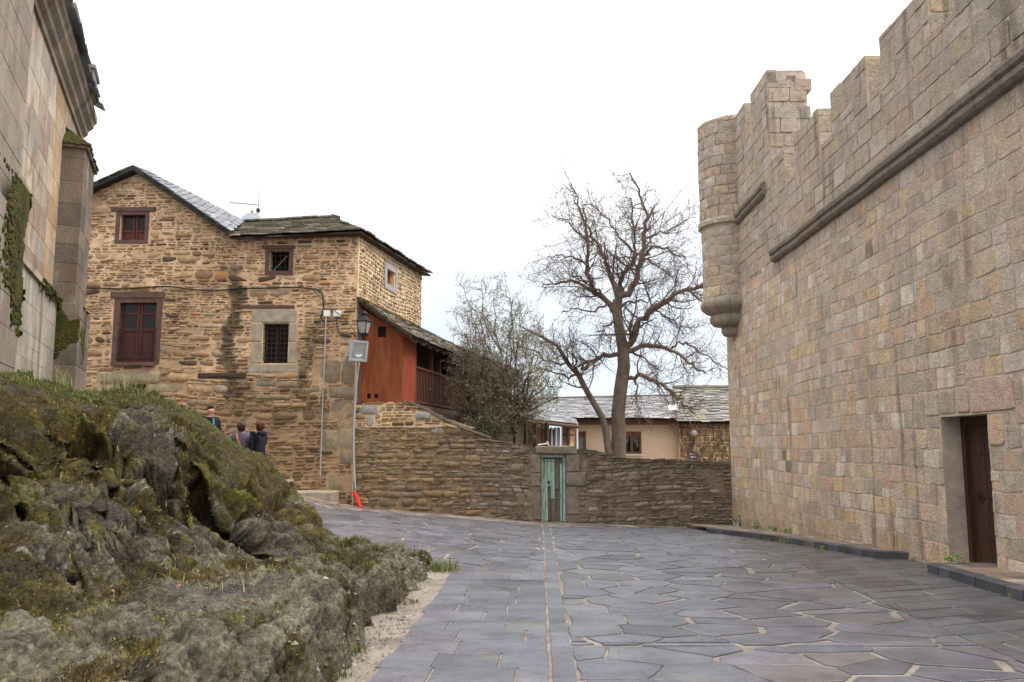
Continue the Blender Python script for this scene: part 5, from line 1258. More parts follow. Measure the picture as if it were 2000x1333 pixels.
# colours: schist, mosses, lichen (own patches, with highlights painted on raised edges)
nA = fbm(XX * 1.3, YY * 1.3, Z * 1.3, 4, 80); nB = fbm(XX * 3.5, YY * 3.5, Z * 3.5, 4, 81); nC = fbm(XX * 11, YY * 11, Z * 11, 3, 82); nD = fbm(XX * .6, YY * .6, Z * .6, 3, 83)
gx_ = np.gradient(VZ, axis=1); gy_ = np.gradient(VZ, axis=0)
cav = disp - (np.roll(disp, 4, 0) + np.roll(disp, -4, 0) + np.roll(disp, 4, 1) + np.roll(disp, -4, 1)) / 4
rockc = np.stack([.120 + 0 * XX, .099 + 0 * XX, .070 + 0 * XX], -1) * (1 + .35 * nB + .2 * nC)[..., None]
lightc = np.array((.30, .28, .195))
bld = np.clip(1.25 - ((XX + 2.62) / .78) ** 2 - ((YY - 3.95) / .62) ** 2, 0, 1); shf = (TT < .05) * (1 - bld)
k = np.clip(.06 + .50 * shf + .35 * nA + 6 * cav, 0, .9)[..., None]; colr = rockc * (1 - k) + lightc * (1 + .25 * nC)[..., None] * k  # raised edges painted paler as highlights on the schist
up_ = NZ
mm = np.clip((.55 * nA + .55 * nB + .25 * nC + .5 * (SS * 1.0) - .07 + .2 * np.clip(TT - .5, 0, 1) + .24 * (TT < .05) * (up_ > .75) + .3 * bld) * 3.0, 0, 1) * np.clip(1 - 1.4 * WET * (TT < .1), 0, 1)
mossg = np.array((.060, .048, .009)); mosso = np.array((.115, .058, .013)); mossd = np.array((.032, .027, .010)); mossy = np.array((.175, .150, .025))
q1 = np.clip(.62 + 1.3 * nD + .7 * nC, 0, 1)[..., None]; mcol = mossg * (1 - q1 * .6) + mosso * q1 * .6
q2 = np.clip(-.1 + .9 * nB + .6 * nC, 0, .8)[..., None]; mcol = mcol * (1 - q2) + mossd * q2
q3 = np.clip(11 * cav + .7 * nC - .12, 0, .85)[..., None]; mcol = mcol * (1 - q3) + mossy * q3  # yellow moss, also serving as painted highlights on raised edges
colr = colr * (1 - mm[..., None]) + mcol * mm[..., None]
li = np.clip((vnoise(XX * 26, YY * 26, Z * 26, 90) + .55 * nA + .3 * nB - .56) * 7, 0, 1) * (mm < .6) * np.clip(TT * 8, 0, 1)
colr = colr * (1 - .75 * li[..., None]) + np.array((.45, .45, .41)) * .75 * li[..., None]
wk = (np.clip(WET * 1.3 - .25 + .5 * nB, 0, 1) * (TT < .12))[..., None]; colr = colr * (1 - .65 * wk) + np.array((.05, .042, .04)) * .65 * wk
gk = (np.clip((TT - .9) * 10, 0, 1) * np.clip((YY - np.interp(RR, SR, SY) + .9) * 2, 0, 1))[..., None] * np.clip(.6 + nB, 0, 1)[..., None]; colr = colr * (1 - gk) + np.array((.10, .115, .025)) * gk
nx_, ny_ = len(ru), len(yu)
vs = np.stack([VX, VY, VZ], -1).reshape(-1, 3)
idx = np.arange(nx_ * ny_).reshape(ny_, nx_); fs = np.stack([idx[:-1, :-1], idx[:-1, 1:], idx[1:, 1:], idx[1:, :-1]], -1).reshape(-1, 4)
me = bpy.data.meshes.new('rock_outcrop'); me.vertices.add(len(vs)); me.vertices.foreach_set('co', vs.ravel().astype(np.float32))
me.loops.add(fs.size); me.loops.foreach_set('vertex_index', fs.ravel().astype(np.int32)); me.polygons.add(len(fs))
me.polygons.foreach_set('loop_start', np.arange(0, fs.size, 4, dtype=np.int32)); me.polygons.foreach_set('loop_total', np.full(len(fs), 4, np.int32)); me.update(calc_edges=True)
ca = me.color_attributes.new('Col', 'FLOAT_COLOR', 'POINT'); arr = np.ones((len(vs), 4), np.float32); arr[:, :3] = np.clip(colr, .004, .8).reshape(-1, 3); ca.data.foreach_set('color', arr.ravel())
wa = me.attributes.new('wet', 'FLOAT', 'POINT'); wa.data.foreach_set('value', wk.ravel().astype(np.float32))
me.polygons.foreach_set('use_smooth', [True] * len(fs))
MR = mat('mossy_schist', (.80, .78, .76), attr=True, var=.45, scale=9, fine=.55, fscale=36, rough=.85, bump=1.0, bscale=30, bdist=.05, bump2=(7, .12), spots=[((.42, .42, .38), 17, .655, .03, .65), ((.025, .02, .014), 5, .60, .06, .6)])
nt = MR.node_tree; at_ = nt.nodes.new('ShaderNodeAttribute'); at_.attribute_name = 'wet'; mr_ = nt.nodes.new('ShaderNodeMapRange'); mr_.inputs['To Min'].default_value = .88; mr_.inputs['To Max'].default_value = .16
nt.links.new(at_.outputs['Fac'], mr_.inputs['Value']); nt.links.new(mr_.outputs['Result'], nt.nodes['Principled BSDF'].inputs['Roughness'])
me.materials.append(MR)
rock = bpy.data.objects.new('rock_outcrop', me); COL.objects.link(rock); rock['kind'] = 'structure'
from mathutils.bvhtree import BVHTree
rbv = BVHTree.FromPolygons([Vector(v) for v in vs.tolist()], fs.tolist())
def drop(x, y):
    h = rbv.ray_cast(Vector((x, y, 8)), Vector((0, 0, -1))); z = g(x, y)
    return h[0] if h[0] is not None and h[0].z > z else Vector((x, y, z))

# ------------------------------------------------------------------ grass and weeds
rg_ = random.Random(17)
GRN = [((.12, .15, .03), 4), ((.17, .18, .05), 2), ((.085, .115, .022), 2), ((.27, .22, .095), 1.8)]
def blade(mb, p, h, w, r, lean=.5, col=None):
    a = r.uniform(0, 6.28); d = Vector((math.cos(a), math.sin(a), 0)); sd_ = Vector((-d.y, d.x, 0)) * w; l = r.uniform(.1, lean) * h
    c = col or pick(r, GRN, .25)
    mb.add([p - sd_ / 2, p + sd_ / 2, p + d * l * .35 + Vector((0, 0, h * .6)) + sd_ * .35, p + d * l * .35 + Vector((0, 0, h * .6)) - sd_ * .35, p + d * l + Vector((0, 0, h))], [(0, 1, 2, 3), (3, 2, 4)], c)
gr = MB(); cnt = 0
while cnt < 5200:                              # turf on top of the rock
    u = rg_.uniform(-60, 400); r_ = (u - 1000) / 1627; ys_ = float(np.interp(r_, SR, SY)); y_ = ys_ + rg_.gauss(.6, .9)
    if y_ > 15.9: continue
    dens = 1 if u < 320 else .35
    if y_ < ys_ - .5: continue
    if rg_.random() > dens: continue
    p = drop(r_ * y_, y_); h_ = rg_.uniform(.03, .085) * (1 if u < 330 else .6)
    blade(gr, p - Vector((0, 0, .01)), h_, .010, rg_); cnt += 1
for _ in range(260):                           # taller stalks by the cellar window and the buttress
    u = rg_.choice((rg_.gauss(245, 35), rg_.gauss(115, 9))); r_ = (u - 1000) / 1627; y_ = float(np.interp(r_, SR, SY)) + rg_.uniform(-.1, .6)
    blade(gr, drop(r_ * y_, y_), rg_.uniform(.12, .34), .007, rg_, .6, pick(rg_, [((.30, .28, .13), 2), ((.16, .20, .05), 2)], .2))
def tuft(cx, cy, n, sp, h0, h1):
    for _ in range(n):
        x, y_ = cx + rg_.gauss(0, sp), cy + rg_.gauss(0, sp); blade(gr, drop(x, y_), rg_.uniform(h0, h1), .010, rg_, .7)
for (x, y_, n, sprd, a, b_) in ((-.93, 11.1, 170, .10, .06, .22), (-2.35, 13.1, 500, .22, .04, .10), (-2.1, 12.7, 260, .16, .04, .09), (-1.04, 5.3, 26, .04, .03, .10), (-1.06, 8.6, 40, .06, .02, .07), (-1.10, 6.1, 24, .04, .03, .08), (-1.3, 11.6, 120, .15, .03, .08),
                             (5.78, 15.7, 60, .06, .04, .14), (5.62, 17.3, 70, .1, .05, .16), (5.9, 14.9, 40, .05, .03, .1), (6.5, 13.5, 90, .1, .03, .09), (5.35, 9.0, 30, .04, .04, .12), (5.5, 18.2, 60, .09, .04, .12), (5.2, 8.1, 80, .05, .05, .2)): tuft(x, y_, n, sprd, a, b_)
k = 0
while k < 420:                                 # odd blades and dead grass over the rock face
    u, y_ = rg_.uniform(100, 640), rg_.uniform(5, 13.5); r_ = (u - 1000) / 1627; x = r_ * y_
    if x > -1.3: continue
    for _ in range(3): blade(gr, drop(x + rg_.gauss(0, .04), y_ + rg_.gauss(0, .04)), rg_.uniform(.02, .07), .007, rg_, 1.2, pick(rg_, [((.25, .19, .08), 2), ((.14, .15, .03), 2)], .3))
    k += 1
fz = MB(); mmf = (mm * np.clip(edge * 2, 0, 1)).ravel(); okf = np.where((mmf > .45) & (RR.ravel() > -.68) & (YY.ravel() < 14))[0]
fuzz_c = np.clip(colr, .004, .8).reshape(-1, 3); NRM = np.stack([NX, NY, NZ], -1).reshape(-1, 3)
wts = 1 / YY.ravel()[okf]; sel = np.random.RandomState(3).choice(okf, 45000, p=wts / wts.sum())
for i in sel:
    p = Vector(vs[i]); n = Vector(NRM[i]); n = (n + Vector((rg_.gauss(0, .5), rg_.gauss(0, .5), rg_.gauss(.2, .5)))).normalized(); t_ = n.orthogonal().normalized(); t_.rotate(Matrix.Rotation(rg_.uniform(0, 6.28), 3, n))
    p = p + t_ * rg_.uniform(-.02, .02); L_ = rg_.uniform(.0012, .0032) * min(max(p.y, 3.5), 9) * 1.0; w_ = L_ * rg_.uniform(.25, .5); k_ = rg_.uniform(.65, 1.6); c_ = fuzz_c[i]
    fz.add([p - t_ * w_ - n * .006, p + t_ * w_ - n * .006, p + n * L_ + t_ * rg_.uniform(-1, 1) * w_], [(0, 1, 2)], (float(c_[0]) * k_, float(c_[1]) * k_, float(c_[2]) * k_))
tag(fz.build('moss', M['grass']), 'short olive and brown moss furring the rock', 'moss', kind='stuff')
gro = gr.build('grass', M['grass']); tag(gro, 'green grass and dry stalks growing on the rock and along the kerbs', 'grass', kind='stuff')
def weed(u, Y, n, hgt, label):
    s_ = 25.2 - Y; p0 = WC(s_, 0, .10); z0 = g(p0.x, p0.y) + .11; c = Vector((p0.x, p0.y, z0)); t = thing('weed', label, 'weed', c, 'weeds along the castle foot')
    sb, lb = MB(), MB()
    for _ in range(n):
        a = rg_.uniform(0, 6.28); l = hgt * rg_.uniform(.5, 1); d = Vector((math.cos(a) * .35, math.sin(a) * .35, 1)).normalized(); q = c + Vector((rg_.gauss(0, .05), rg_.gauss(0, .06), 0))
        sb.tube([q, q + d * l * .5, q + d * l + Vector((0, 0, -.02))], [.006, .004, .002], 4)
        for _ in range(14):
            b0 = q + d * l * rg_.uniform(.15, 1); e = Vector((rg_.gauss(0, 1), rg_.gauss(0, 1), rg_.gauss(.2, .5))).normalized(); f = e.orthogonal().normalized(); L_ = rg_.uniform(.03, .06)
            lb.add([b0, b0 + e * L_ * .5 + f * L_ * .3, b0 + e * L_, b0 + e * L_ * .5 - f * L_ * .3], [(0, 1, 2, 3)], pick(rg_, [((.13, .19, .025), 3), ((.19, .24, .04), 2)], .2))
    sb.build('stem', M['leaf'], t); lb.build('leaves', M['leaf'], t)
weed(1457, 24.3, 16, .36, 'tallest bushy green weed at the castle corner'); weed(1503, 22.4, 9, .26, 'narrow upright weed second from the castle corner')
weed(1535, 20.9, 9, .17, 'low spreading weed between the narrow weed and the broken stone'); weed(1568, 19.7, 6, .16, 'small pale weed just before the hollow in the wall foot'); weed(1890, 12.2, 7, .12, 'tiny weed on the near side of the wooden castle door')

# ------------------------------------------------------------------ trees
def crooked(p, d, L, r, n, jit, up, rnd):
    pts = [Vector(p)]; d = Vector(d).normalized()
    for _ in range(n):
        d = (d + Vector((rnd.gauss(0, jit), rnd.gauss(0, jit), rnd.gauss(0, jit) + up))).normalized(); pts.append(pts[-1] + d * (L / n))
    return pts
def sprout(mb, pts, r0, r1, lvl, rnd, P, tips):
    """twigs along a branch: P = per level (spacing, length range, angle, jitter, upward pull)"""
    if lvl >= len(P): return
    sp_, l0, l1, ang, jit, up = P[lvl]
    tot = sum((pts[i + 1] - pts[i]).length for i in range(len(pts) - 1)); run = rnd.uniform(.2, 1) * sp_; acc = 0
    for i in range(len(pts) - 1):
        seg = pts[i + 1] - pts[i]; L = seg.length
        while run < acc + L:
            t = (run - acc) / max(L, 1e-6); p = pts[i] + seg * t; frac = run / tot
            o = Vector((rnd.gauss(0, 1), rnd.gauss(0, 1), rnd.gauss(0, 1))); o = (o - seg.normalized() * o.dot(seg.normalized())).normalized()
            a = rnd.uniform(ang * .6, ang * 1.3); d = seg.normalized() * math.cos(a) + o * math.sin(a)
            ln = rnd.uniform(l0, l1) * (1.15 - .55 * frac); rb = (r0 + (r1 - r0) * frac) * rnd.uniform(.4, .65); rb = min(max(rb, .0075), .06)
            q = crooked(p, d, ln, rb, 4 if lvl else 5, jit, up, rnd); m = len(q)
            mb.tube(q, [rb * (1 - .7 * k / (m - 1)) for k in range(m)], 4 if rb > .012 else 3, caps=False)
            tips.append(q)
            sprout(mb, q, rb, rb * .35, lvl + 1, rnd, P, tips)
            run += sp_ * rnd.uniform(.5, 1.6)
        acc += L
rt = random.Random(33)
TY = 31.0
def zl(pts, dy0=0, slope=0, Y=TY):
    out = []
    for i, (x, y_) in enumerate(pts): out.append(at(800 + x / 2.221, 320 + y_ / 2.221, Y + dy0 + slope * i))
    return out
tree = thing('bare_tree', 'tall bare winter tree with forked trunk behind the garden wall', 'tree', at(1195, 1010, TY))
tb_ = MB()
tk = zl([(905, 1420), (905, 1280), (908, 1180), (905, 1080), (915, 980), (930, 880), (925, 800), (910, 720), (897, 640), (900, 590)])
tb_.tube(tk, [.36, .29, .27, .255, .25, .24, .215, .195, .18, .165], 12)
tk2 = zl([(880, 1420), (865, 1260), (850, 1150), (835, 1100), (800, 1040), (765, 980), (735, 920), (690, 870), (640, 790), (580, 755), (520, 725), (470, 700)], -.25, .06)
tb_.tube(tk2, [.20, .145, .13, .12, .112, .107, .1, .085, .07, .052, .036, .02], 10)
tb_.build('trunk', M['bark'], tree, smooth=True)
limbs = [([(897, 640), (860, 600), (800, 555), (772, 480), (775, 400), (770, 320), (750, 230), (730, 150), (700, 90)], .15, .018, .12),
 ([(905, 590), (880, 500), (850, 430), (830, 370), (790, 310), (765, 260), (750, 190)], .13, .02, -.15),
 ([(900, 600), (910, 540), (930, 480), (965, 425), (972, 380), (970, 320), (970, 230), (960, 150)], .14, .02, .14),
 ([(905, 600), (960, 545), (992, 480), (1010, 400), (1022, 300), (1030, 230), (1010, 150), (985, 90), (955, 40)], .16, .018, -.12),
 ([(1010, 400), (1060, 370), (1110, 370), (1160, 390), (1200, 405)], .065, .015, -.2), ([(1018, 325), (1060, 310), (1110, 300), (1160, 270), (1215, 235)], .06, .012, .15),
 ([(968, 385), (910, 315), (865, 240), (805, 190), (760, 175)], .055, .012, .2), ([(938, 810), (960, 760), (1000, 680), (1060, 632), (1130, 580), (1200, 545), (1285, 520), (1330, 500)], .17, .04, -.16),
 ([(1190, 548), (1240, 580), (1290, 625)], .05, .015, .2), ([(935, 815), (1010, 790), (1080, 795), (1130, 810), (1190, 845), (1240, 885), (1285, 912)], .115, .025, -.25),
 ([(1130, 808), (1170, 780), (1220, 790), (1280, 820), (1340, 870), (1380, 895)], .06, .012, .1), ([(930, 930), (1000, 920), (1060, 940), (1110, 970), (1150, 1000), (1190, 1040), (1240, 1085)], .11, .025, -.3),
 ([(975, 925), (990, 985), (978, 1045)], .05, .015, -.2), ([(895, 690), (850, 700), (810, 730)], .06, .02, -.3), ([(800, 557), (740, 520), (680, 510), (620, 520), (575, 535)], .075, .015, .2),
 ([(830, 565), (780, 520), (740, 500), (705, 478)], .06, .02, -.25), ([(772, 445), (720, 410), (660, 390), (600, 402)], .055, .013, .2), ([(768, 340), (730, 290), (680, 250), (615, 225)], .05, .012, -.2),
 ([(925, 825), (850, 830), (790, 855), (745, 890)], .10, .05, -.1), ([(735, 920), (728, 860), (690, 800), (650, 780)], .05, .014, -.3), ([(860, 605), (800, 640), (730, 630), (660, 640)], .055, .013, -.3),
 ([(925, 800), (1000, 830), (1040, 870), (1090, 900)], .05, .015, .3), ([(900, 640), (950, 600), (1030, 590), (1080, 560)], .055, .014, .3), ([(740, 915), (690, 930), (620, 900), (560, 880)], .06, .014, -.2),
 ([(690, 870), (640, 880), (570, 830), (500, 800)], .05, .012, .2), ([(1010, 400), (1050, 430), (1110, 470), (1170, 520)], .05, .012, .3), ([(1060, 632), (1100, 660), (1150, 690), (1190, 740)], .045, .012, -.3), ([(990, 480), (1020, 530), (1090, 540)], .04, .012, -.3)]
TP = [(.19, .7, 1.9, .95, .22, .05), (.16, .3, .95, .8, .28, .04), (.14, .12, .42, .8, .3, .02)]
tw = MB(); tips = []; lb = MB(); lps = []
for pts, r0, r1, sl in limbs:
    q = zl(pts, 0, sl); m = len(q); r0 *= .9
    fine = []
    for i in range(m - 1):
        for k in range(3):
            t = k / 3; fine.append(q[i].lerp(q[i + 1], t) + Vector((rt.gauss(0, .05), rt.gauss(0, .05), rt.gauss(0, .05))) * (1 if i or k else 0))
    fine.append(q[-1]); mm_ = len(fine)
    r1 *= 1.35
    lb.tube(fine, [(r0 + (r1 - r0) * (k / (mm_ - 1)) ** .8) * rt.uniform(.88, 1.16) for k in range(mm_)], 7, caps=False)
    sprout(tw, fine[int(mm_ * .12):], r0 * .5, r1, 0, rt, TP, tips)
sprout(tw, tk2[5:], .06, .02, 0, rt, TP, tips)
lb.build('limb', M['bark'], tree, smooth=True)
tw.build('twigs', M['twig'], tree)
def shrub(name, label, base, stems, P, seed, leafn, lsz, lcols, Y, bark):
    r = random.Random(seed); root = thing(name, label, 'shrub', base); sb, lv, tp = MB(), MB(), []
    for pts, r0 in stems:
        q = [at(u, v, Y + r.uniform(-.3, .3) + (r.uniform(-1.4, 1.4) if i else 0) * min(1, i / 2)) for i, (u, v) in enumerate(pts)]
        f = []
        for i in range(len(q) - 1):
            for k in range(3): f.append(q[i].lerp(q[i + 1], k / 3) + (Vector((r.gauss(0, .05), r.gauss(0, .05), r.gauss(0, .04))) if i or k else Vector((0, 0, 0))))
        f.append(q[-1]); m = len(f); sb.tube(f, [max(.008, r0 * (1 - .85 * k / (m - 1))) for k in range(m)], 6, caps=False)
        sprout(sb, f, r0 * .5, .01, 0, r, P, tp)
    sb.build('stems', bark, root)
    for _ in range(leafn):
        q = r.choice(tp); i = r.randrange(1, len(q)); p = q[i].lerp(q[i - 1], r.random()) + Vector((r.gauss(0, .03), r.gauss(0, .03), r.gauss(0, .03)))
        e = Vector((r.gauss(0, 1), r.gauss(0, 1), r.gauss(.2, .7))).normalized(); f = e.orthogonal().normalized(); L_ = lsz * r.uniform(.6, 1.4)
        lv.add([p, p + e * L_ * .5 + f * L_ * .32, p + e * L_, p + e * L_ * .5 - f * L_ * .32], [(0, 1, 2, 3)], pick(r, lcols, .25))
    lv.build('leaves', M['leaf'], root); return root
SP_ = [(.23, .5, 1.3, .9, .2, .05), (.15, .25, .7, .8, .25, .04), (.14, .1, .3, .8, .3, .02)]
LC = [((.12, .14, .045), 4), ((.17, .19, .06), 2), ((.09, .10, .035), 3), ((.20, .18, .09), 1)]
def fan(u0, v0, ends, r, mid=.5, bow=18):
    out = []
    for (u, v) in ends:
        mx, my = u0 + (u - u0) * .35 + rt.uniform(-bow, bow) * .5, v0 + (v - v0) * mid; out.append(([(u0 + rt.uniform(-8, 8), v0), (mx, my), ((mx + u) / 2 + rt.uniform(-bow, bow) * .4, (my + v) / 2), (u, v)], r * rt.uniform(.6, 1.1)))
    return out
shrub('shrub', 'dense dark tangled shrub in front of the gallery railing', at(925, 850, 27.6), fan(925, 850, [(905, 690), (910, 640), (915, 625), (930, 615), (950, 640), (975, 680), (990, 740), (965, 790), (895, 760), (940, 700), (915, 690), (915, 740), (1000, 700), (900, 700), (930, 780), (985, 810)], .05), SP_, 51, 2600, .055, LC, 27.6, M['shrub_twig'])
shrub('hawthorn_bush', 'tall airy budding bush with pale green leaves between tangled shrub and bare tree', at(1005, 850, 28.6), fan(1000, 845, [(905, 560), (940, 555), (965, 570), (1000, 590), (1030, 600), (1060, 640), (1085, 690), (1075, 730), (1090, 770), (920, 600), (985, 620), (1020, 660), (950, 640), (1050, 700), (1040, 760), (890, 620), (1060, 800), (985, 545)], .055, .45, 30), SP_, 52, 7600, .055, [((.21, .245, .08), 4), ((.28, .31, .12), 3), ((.14, .17, .06), 2)], 28.6, M['shrub_twig'])
shrub('ivy_clump', 'low dark evergreen clump at the foot of the tangled shrub', at(930, 870, 27.0), fan(930, 870, [(880, 815), (900, 800), (930, 795), (960, 805), (990, 830), (1005, 820), (915, 830), (950, 840), (975, 850)], .03), [(.12, .2, .5, .9, .2, .02), (.1, .1, .3, .8, .25, .02)], 53, 2600, .07, [((.035, .05, .02), 4), ((.06, .075, .03), 2)], 27.0, M['shrub_twig'])

# ------------------------------------------------------------------ buildings behind the wall
rb_ = random.Random(61)
PKp = Plane((0, 40.0), (1, 0), (0, -1))
ph = thing('plaster_house', 'low peach plastered house with slate roof behind the bare tree', 'house', (5, 40, -3.2))
u0, u1 = PKp.px(1113, 860)[0], PKp.px(1326, 860)[0]; ez = PKp.px(1200, 826)[1]
Wd1 = pxr(PKp, 1215, 843, 1253, 887); Dr1 = pxr(PKp, 1124, 843, 1145, 940)
bk = MB(); backing(bk, PKp, u0, u1, [], lambda s: ez + .1, [], lambda s: -3.6, [Wd1, Dr1], .4, reveal=.15)
bk.b2(u0, u1, 40.4, 47, -3.6, ez); bk.build('wall', M['plaster'], ph)
mb = MB(); mb.box(PKp(u0 - .1, PKp.px(1200, 830)[1], .0), (u1 - u0 - .1, 0, 0), (0, -.5, 0), (0, 0, .34)); bev(mb.build('fascia', mat('maroon_fascia', (.10, .045, .035), .2, 3), ph), .02)
mb = MB(); e0, e1 = at(1040, 817, 39.3), at(1319, 817, 39.3); r0_, r1_ = at(1060, 781, 44.0), at(1317, 773, 44.0)
e0b = Vector((e0.x - 2.5, e0.y, e0.z)); r0b = Vector((r0_.x - 2.5, r0_.y, r0_.z))
slate_patch(mb, e0b, e1, r1_, r0b, .24, .36, .025, rb_, [((.20, .195, .20), 4), ((.26, .25, .25), 3), ((.15, .145, .15), 2), ((.27, .23, .19), 1)], lift=.02, jit=.5)
for k in range(26): q = k / 26; p = r0b.lerp(r1_, q); mb.box(p + Vector((0, -.12, .01)), (r1_ - r0b) / 26.5, (0, .24, 0), (0, 0, .06), (.24, .19, .14))
pr_ = mb.build('roof', M['slate_roof'], ph)
mb = MB(); mb.add([e0b - Vector((0, 0, .08)), e1 - Vector((0, 0, .08)), r1_ - Vector((0, 0, .08)), r0b - Vector((0, 0, .08))], [(0, 1, 2, 3)]); mb.add([r0b - Vector((0, 0, .05)), r1_ - Vector((0, 0, .05)), (e1.x, 48.5, e1.z), (e0b.x, 48.5, e0b.z)], [(0, 1, 2, 3)]); mb.build('roof_deck', M['dark_wood'], pr_)
mb = MB(); p = at(1312, 806, 39.9); mb.box(p + Vector((-.12, 0, .1)), (.42, .0, .02), (.0, .5, .26), (0, -.02, .03), None); mb.box(p + Vector((-.05, -.3, -.42)), (.36, 0, .02), (0, .5, .28), (0, -.02, .03)); mb.build('flashing', M['white_plastic'], pr_)
def casement(W, r, name, parent, curtain=True):
    win = thing_part(name, W(r[0], r[2]), parent); wood = M['casement']
    frame_around('frame', W, r, .10, -.14, -.03, wood, win); a, b_, z0, z1 = r; mid = (a + b_) / 2
    mb = MB(); wbox(mb, W, mid - .06, mid + .06, z0 + .1, z1 - .1, -.13, -.04); wbox(mb, W, a + .1, b_ - .1, z1 - .22, z1 - .1, -.13, -.045); bev(mb.build('mullion', wood, win), .006)
    mb = MB(); wbox(mb, W, a + .1, b_ - .1, z0 + .1, z1 - .1, -.30, -.29); mb.build('pane', M['glass'], win)
    if curtain:
        mb = MB()
        for sgn, xo in ((1, a + .1), (-1, b_ - .1)):
            n = 8; wv_ = (mid - a - .16); tp = [W(xo + sgn * wv_ * k / n, z1 - .2, -.25 + .02 * (k % 2)) for k in range(n + 1)]; bt_ = [W(xo + sgn * wv_ * .32 * k / n, z0 + .32, -.25 + .02 * (k % 2)) for k in range(n + 1)]
            md = [W(xo + sgn * wv_ * .8 * k / n, (z0 + z1) / 2 + .1, -.25 + .02 * (k % 2)) for k in range(n + 1)]
            mb.add(tp + md + bt_, [(k, k + 1, n + 2 + k, n + 1 + k) for k in range(n)] + [(n + 1 + k, n + 2 + k, 2 * n + 3 + k, 2 * n + 2 + k) for k in range(n)])
        mb.build('curtain', mat('net_curtain', (.36, .37, .40), .1, 9), win)
    mb = MB()
    for x in (a + .1 + (mid - a - .16) * .5, mid + .06 + (b_ - mid - .16) * .5): wbox(mb, W, x - .012, x + .012, z0 + .1, z1 - .2, -.12, -.1)
    for k in range(1, 4): wbox(mb, W, a + .1, b_ - .1, z0 + .1 + (z1 - z0 - .3) * k / 4 - .01, z0 + .1 + (z1 - z0 - .3) * k / 4 + .01, -.118, -.102)
    mb.build('glazing_bar', M['iron'], win); return win
M['casement'] = mat('orange_brown_window_wood', (.15, .058, .024), .2, 4, .15, 40, .5, .1, 40)
wn_ = casement(PKp, Wd1, 'window', ph)
mb = MB(); wbox(mb, PKp, Wd1[0] - .05, Wd1[1] + .05, Wd1[2] - .09, Wd1[2], -.1, .08); bev(mb.build('sill', mat('pale_stone_sill', (.5, .46, .42), .1, 5), wn_), .01)
dd = thing_part('door', PKp(Dr1[0], Dr1[2]), ph); frame_around('frame', PKp, Dr1, .10, -.13, -.02, M['casement'], dd, False)
mb = MB(); wbox(mb, PKp, Dr1[0] + .1, Dr1[1] - .1, Dr1[2], Dr1[3] - .1, -.14, -.10); mb.build('door_leaf', M['casement'], dd)
mb = MB(); wbox(mb, PKp, Dr1[0] + .12, Dr1[1] - .1, Dr1[3] - 1.75, Dr1[3] - .28, -.10, -.09); mb.build('pane', mat('curtained_glass', (.20, .205, .22), .15, 6, 0, 1, .3, 0), dd)
# stone cottage at the castle side
PKs = Plane((0, 39.55), (1, 0), (0, -1))
sc = thing('stone_cottage', 'stone cottage with mossy slate roof and creeper beside castle corner', 'cottage', (9, 39.5, -3.2))
v0_, v1_ = PKs.px(1326, 860)[0], PKs.px(1520, 860)[0]; sz = PKs.px(1380, 826)[1]
bk = MB(); backing(bk, PKs, v0_, v1_, [], lambda s: sz, [], lambda s: -3.6, [], .5); bk.b2(v0_, v1_, 40.06, 47, -3.6, sz - .05); so = bk.build('wall', M['mortar'], sc)
st = MB(); lay_stones(st, PKs, rubble_rects(v0_, PKs.px(1440, 860)[0], -1.2, sz, rb_, (.08, .2), (1.3, 3), .15), lambda s: sz, lambda s: -1.2, v0_, PKs.px(1440, 860)[0], [], .03, .03, .02, lambda s, z, r: pick(r, [((.27, .175, .09), 3), ((.33, .22, .12), 2), ((.22, .15, .09), 2), ((.30, .17, .10), 1)], .15), rb_, None, .3, .35)
st.build('wall_stone', M['rubble'], so, smooth=True)
mb = MB(); e0, e1 = at(1322, 824, 39.1), at(1535, 824, 39.1); r0_, r1_ = at(1314, 757, 44.2), at(1520, 757, 44.2)
slate_patch(mb, e0, e1, r1_, r0_, .24, .42, .035, rb_, [((.17, .155, .135), 4), ((.22, .20, .175), 3), ((.125, .115, .10), 2), ((.15, .15, .05), .8)], lift=.05, jit=.6)
for k in range(10): q = k / 10; p = r0_.lerp(r1_, q); mb.box(p + Vector((0, -.2, .0)), (r1_ - r0_) / 10.3, (0, .4, 0), (0, 0, .1), (.27, .22, .165))
cr_ = mb.build('roof', M['slate_roof'], sc)
mb = MB(); z_ = Vector((0, 0, -.1)); mb.add([e0 + z_, e1 + z_, r1_ + z_, r0_ + z_, (e0.x, 48.8, e0.z), (e1.x, 48.8, e1.z)], [(0, 1, 2, 3), (3, 2, 5, 4), (0, 3, 4)]); mb.build('roof_deck', M['dark_wood'], cr_)
mb = MB(); wbox(mb, PKs, PKs.px(1425, 870)[0], PKs.px(1450, 870)[0], -3, PKs.px(1425, 850)[1], .0, .05); mb.build('door', M['casement'], sc)
vine = thing('climbing_vine', 'leafless creeper spreading over the stone cottage wall', 'vine', PKs(PKs.px(1385, 900)[0], -.9, .1)); vb = MB(); vt = []
for k in range(16):
    a = PKs.px(rb_.uniform(1335, 1425), 905); p = PKs(a[0], a[1], .06); pts = [p]; d = Vector((rb_.gauss(0, .5), 0, 1)).normalized()
    for _ in range(10): d = (d + Vector((rb_.gauss(0, .35), 0, rb_.gauss(.05, .25)))).normalized(); pts.append(pts[-1] + d * .2); pts[-1].y = 39.55 - .06 - rb_.random() * .05
    pts = [q for q in pts if q.z < sz]
    if len(pts) > 2: vb.tube(pts, [.022 * (1 - .6 * i / len(pts)) for i in range(len(pts))], 4)
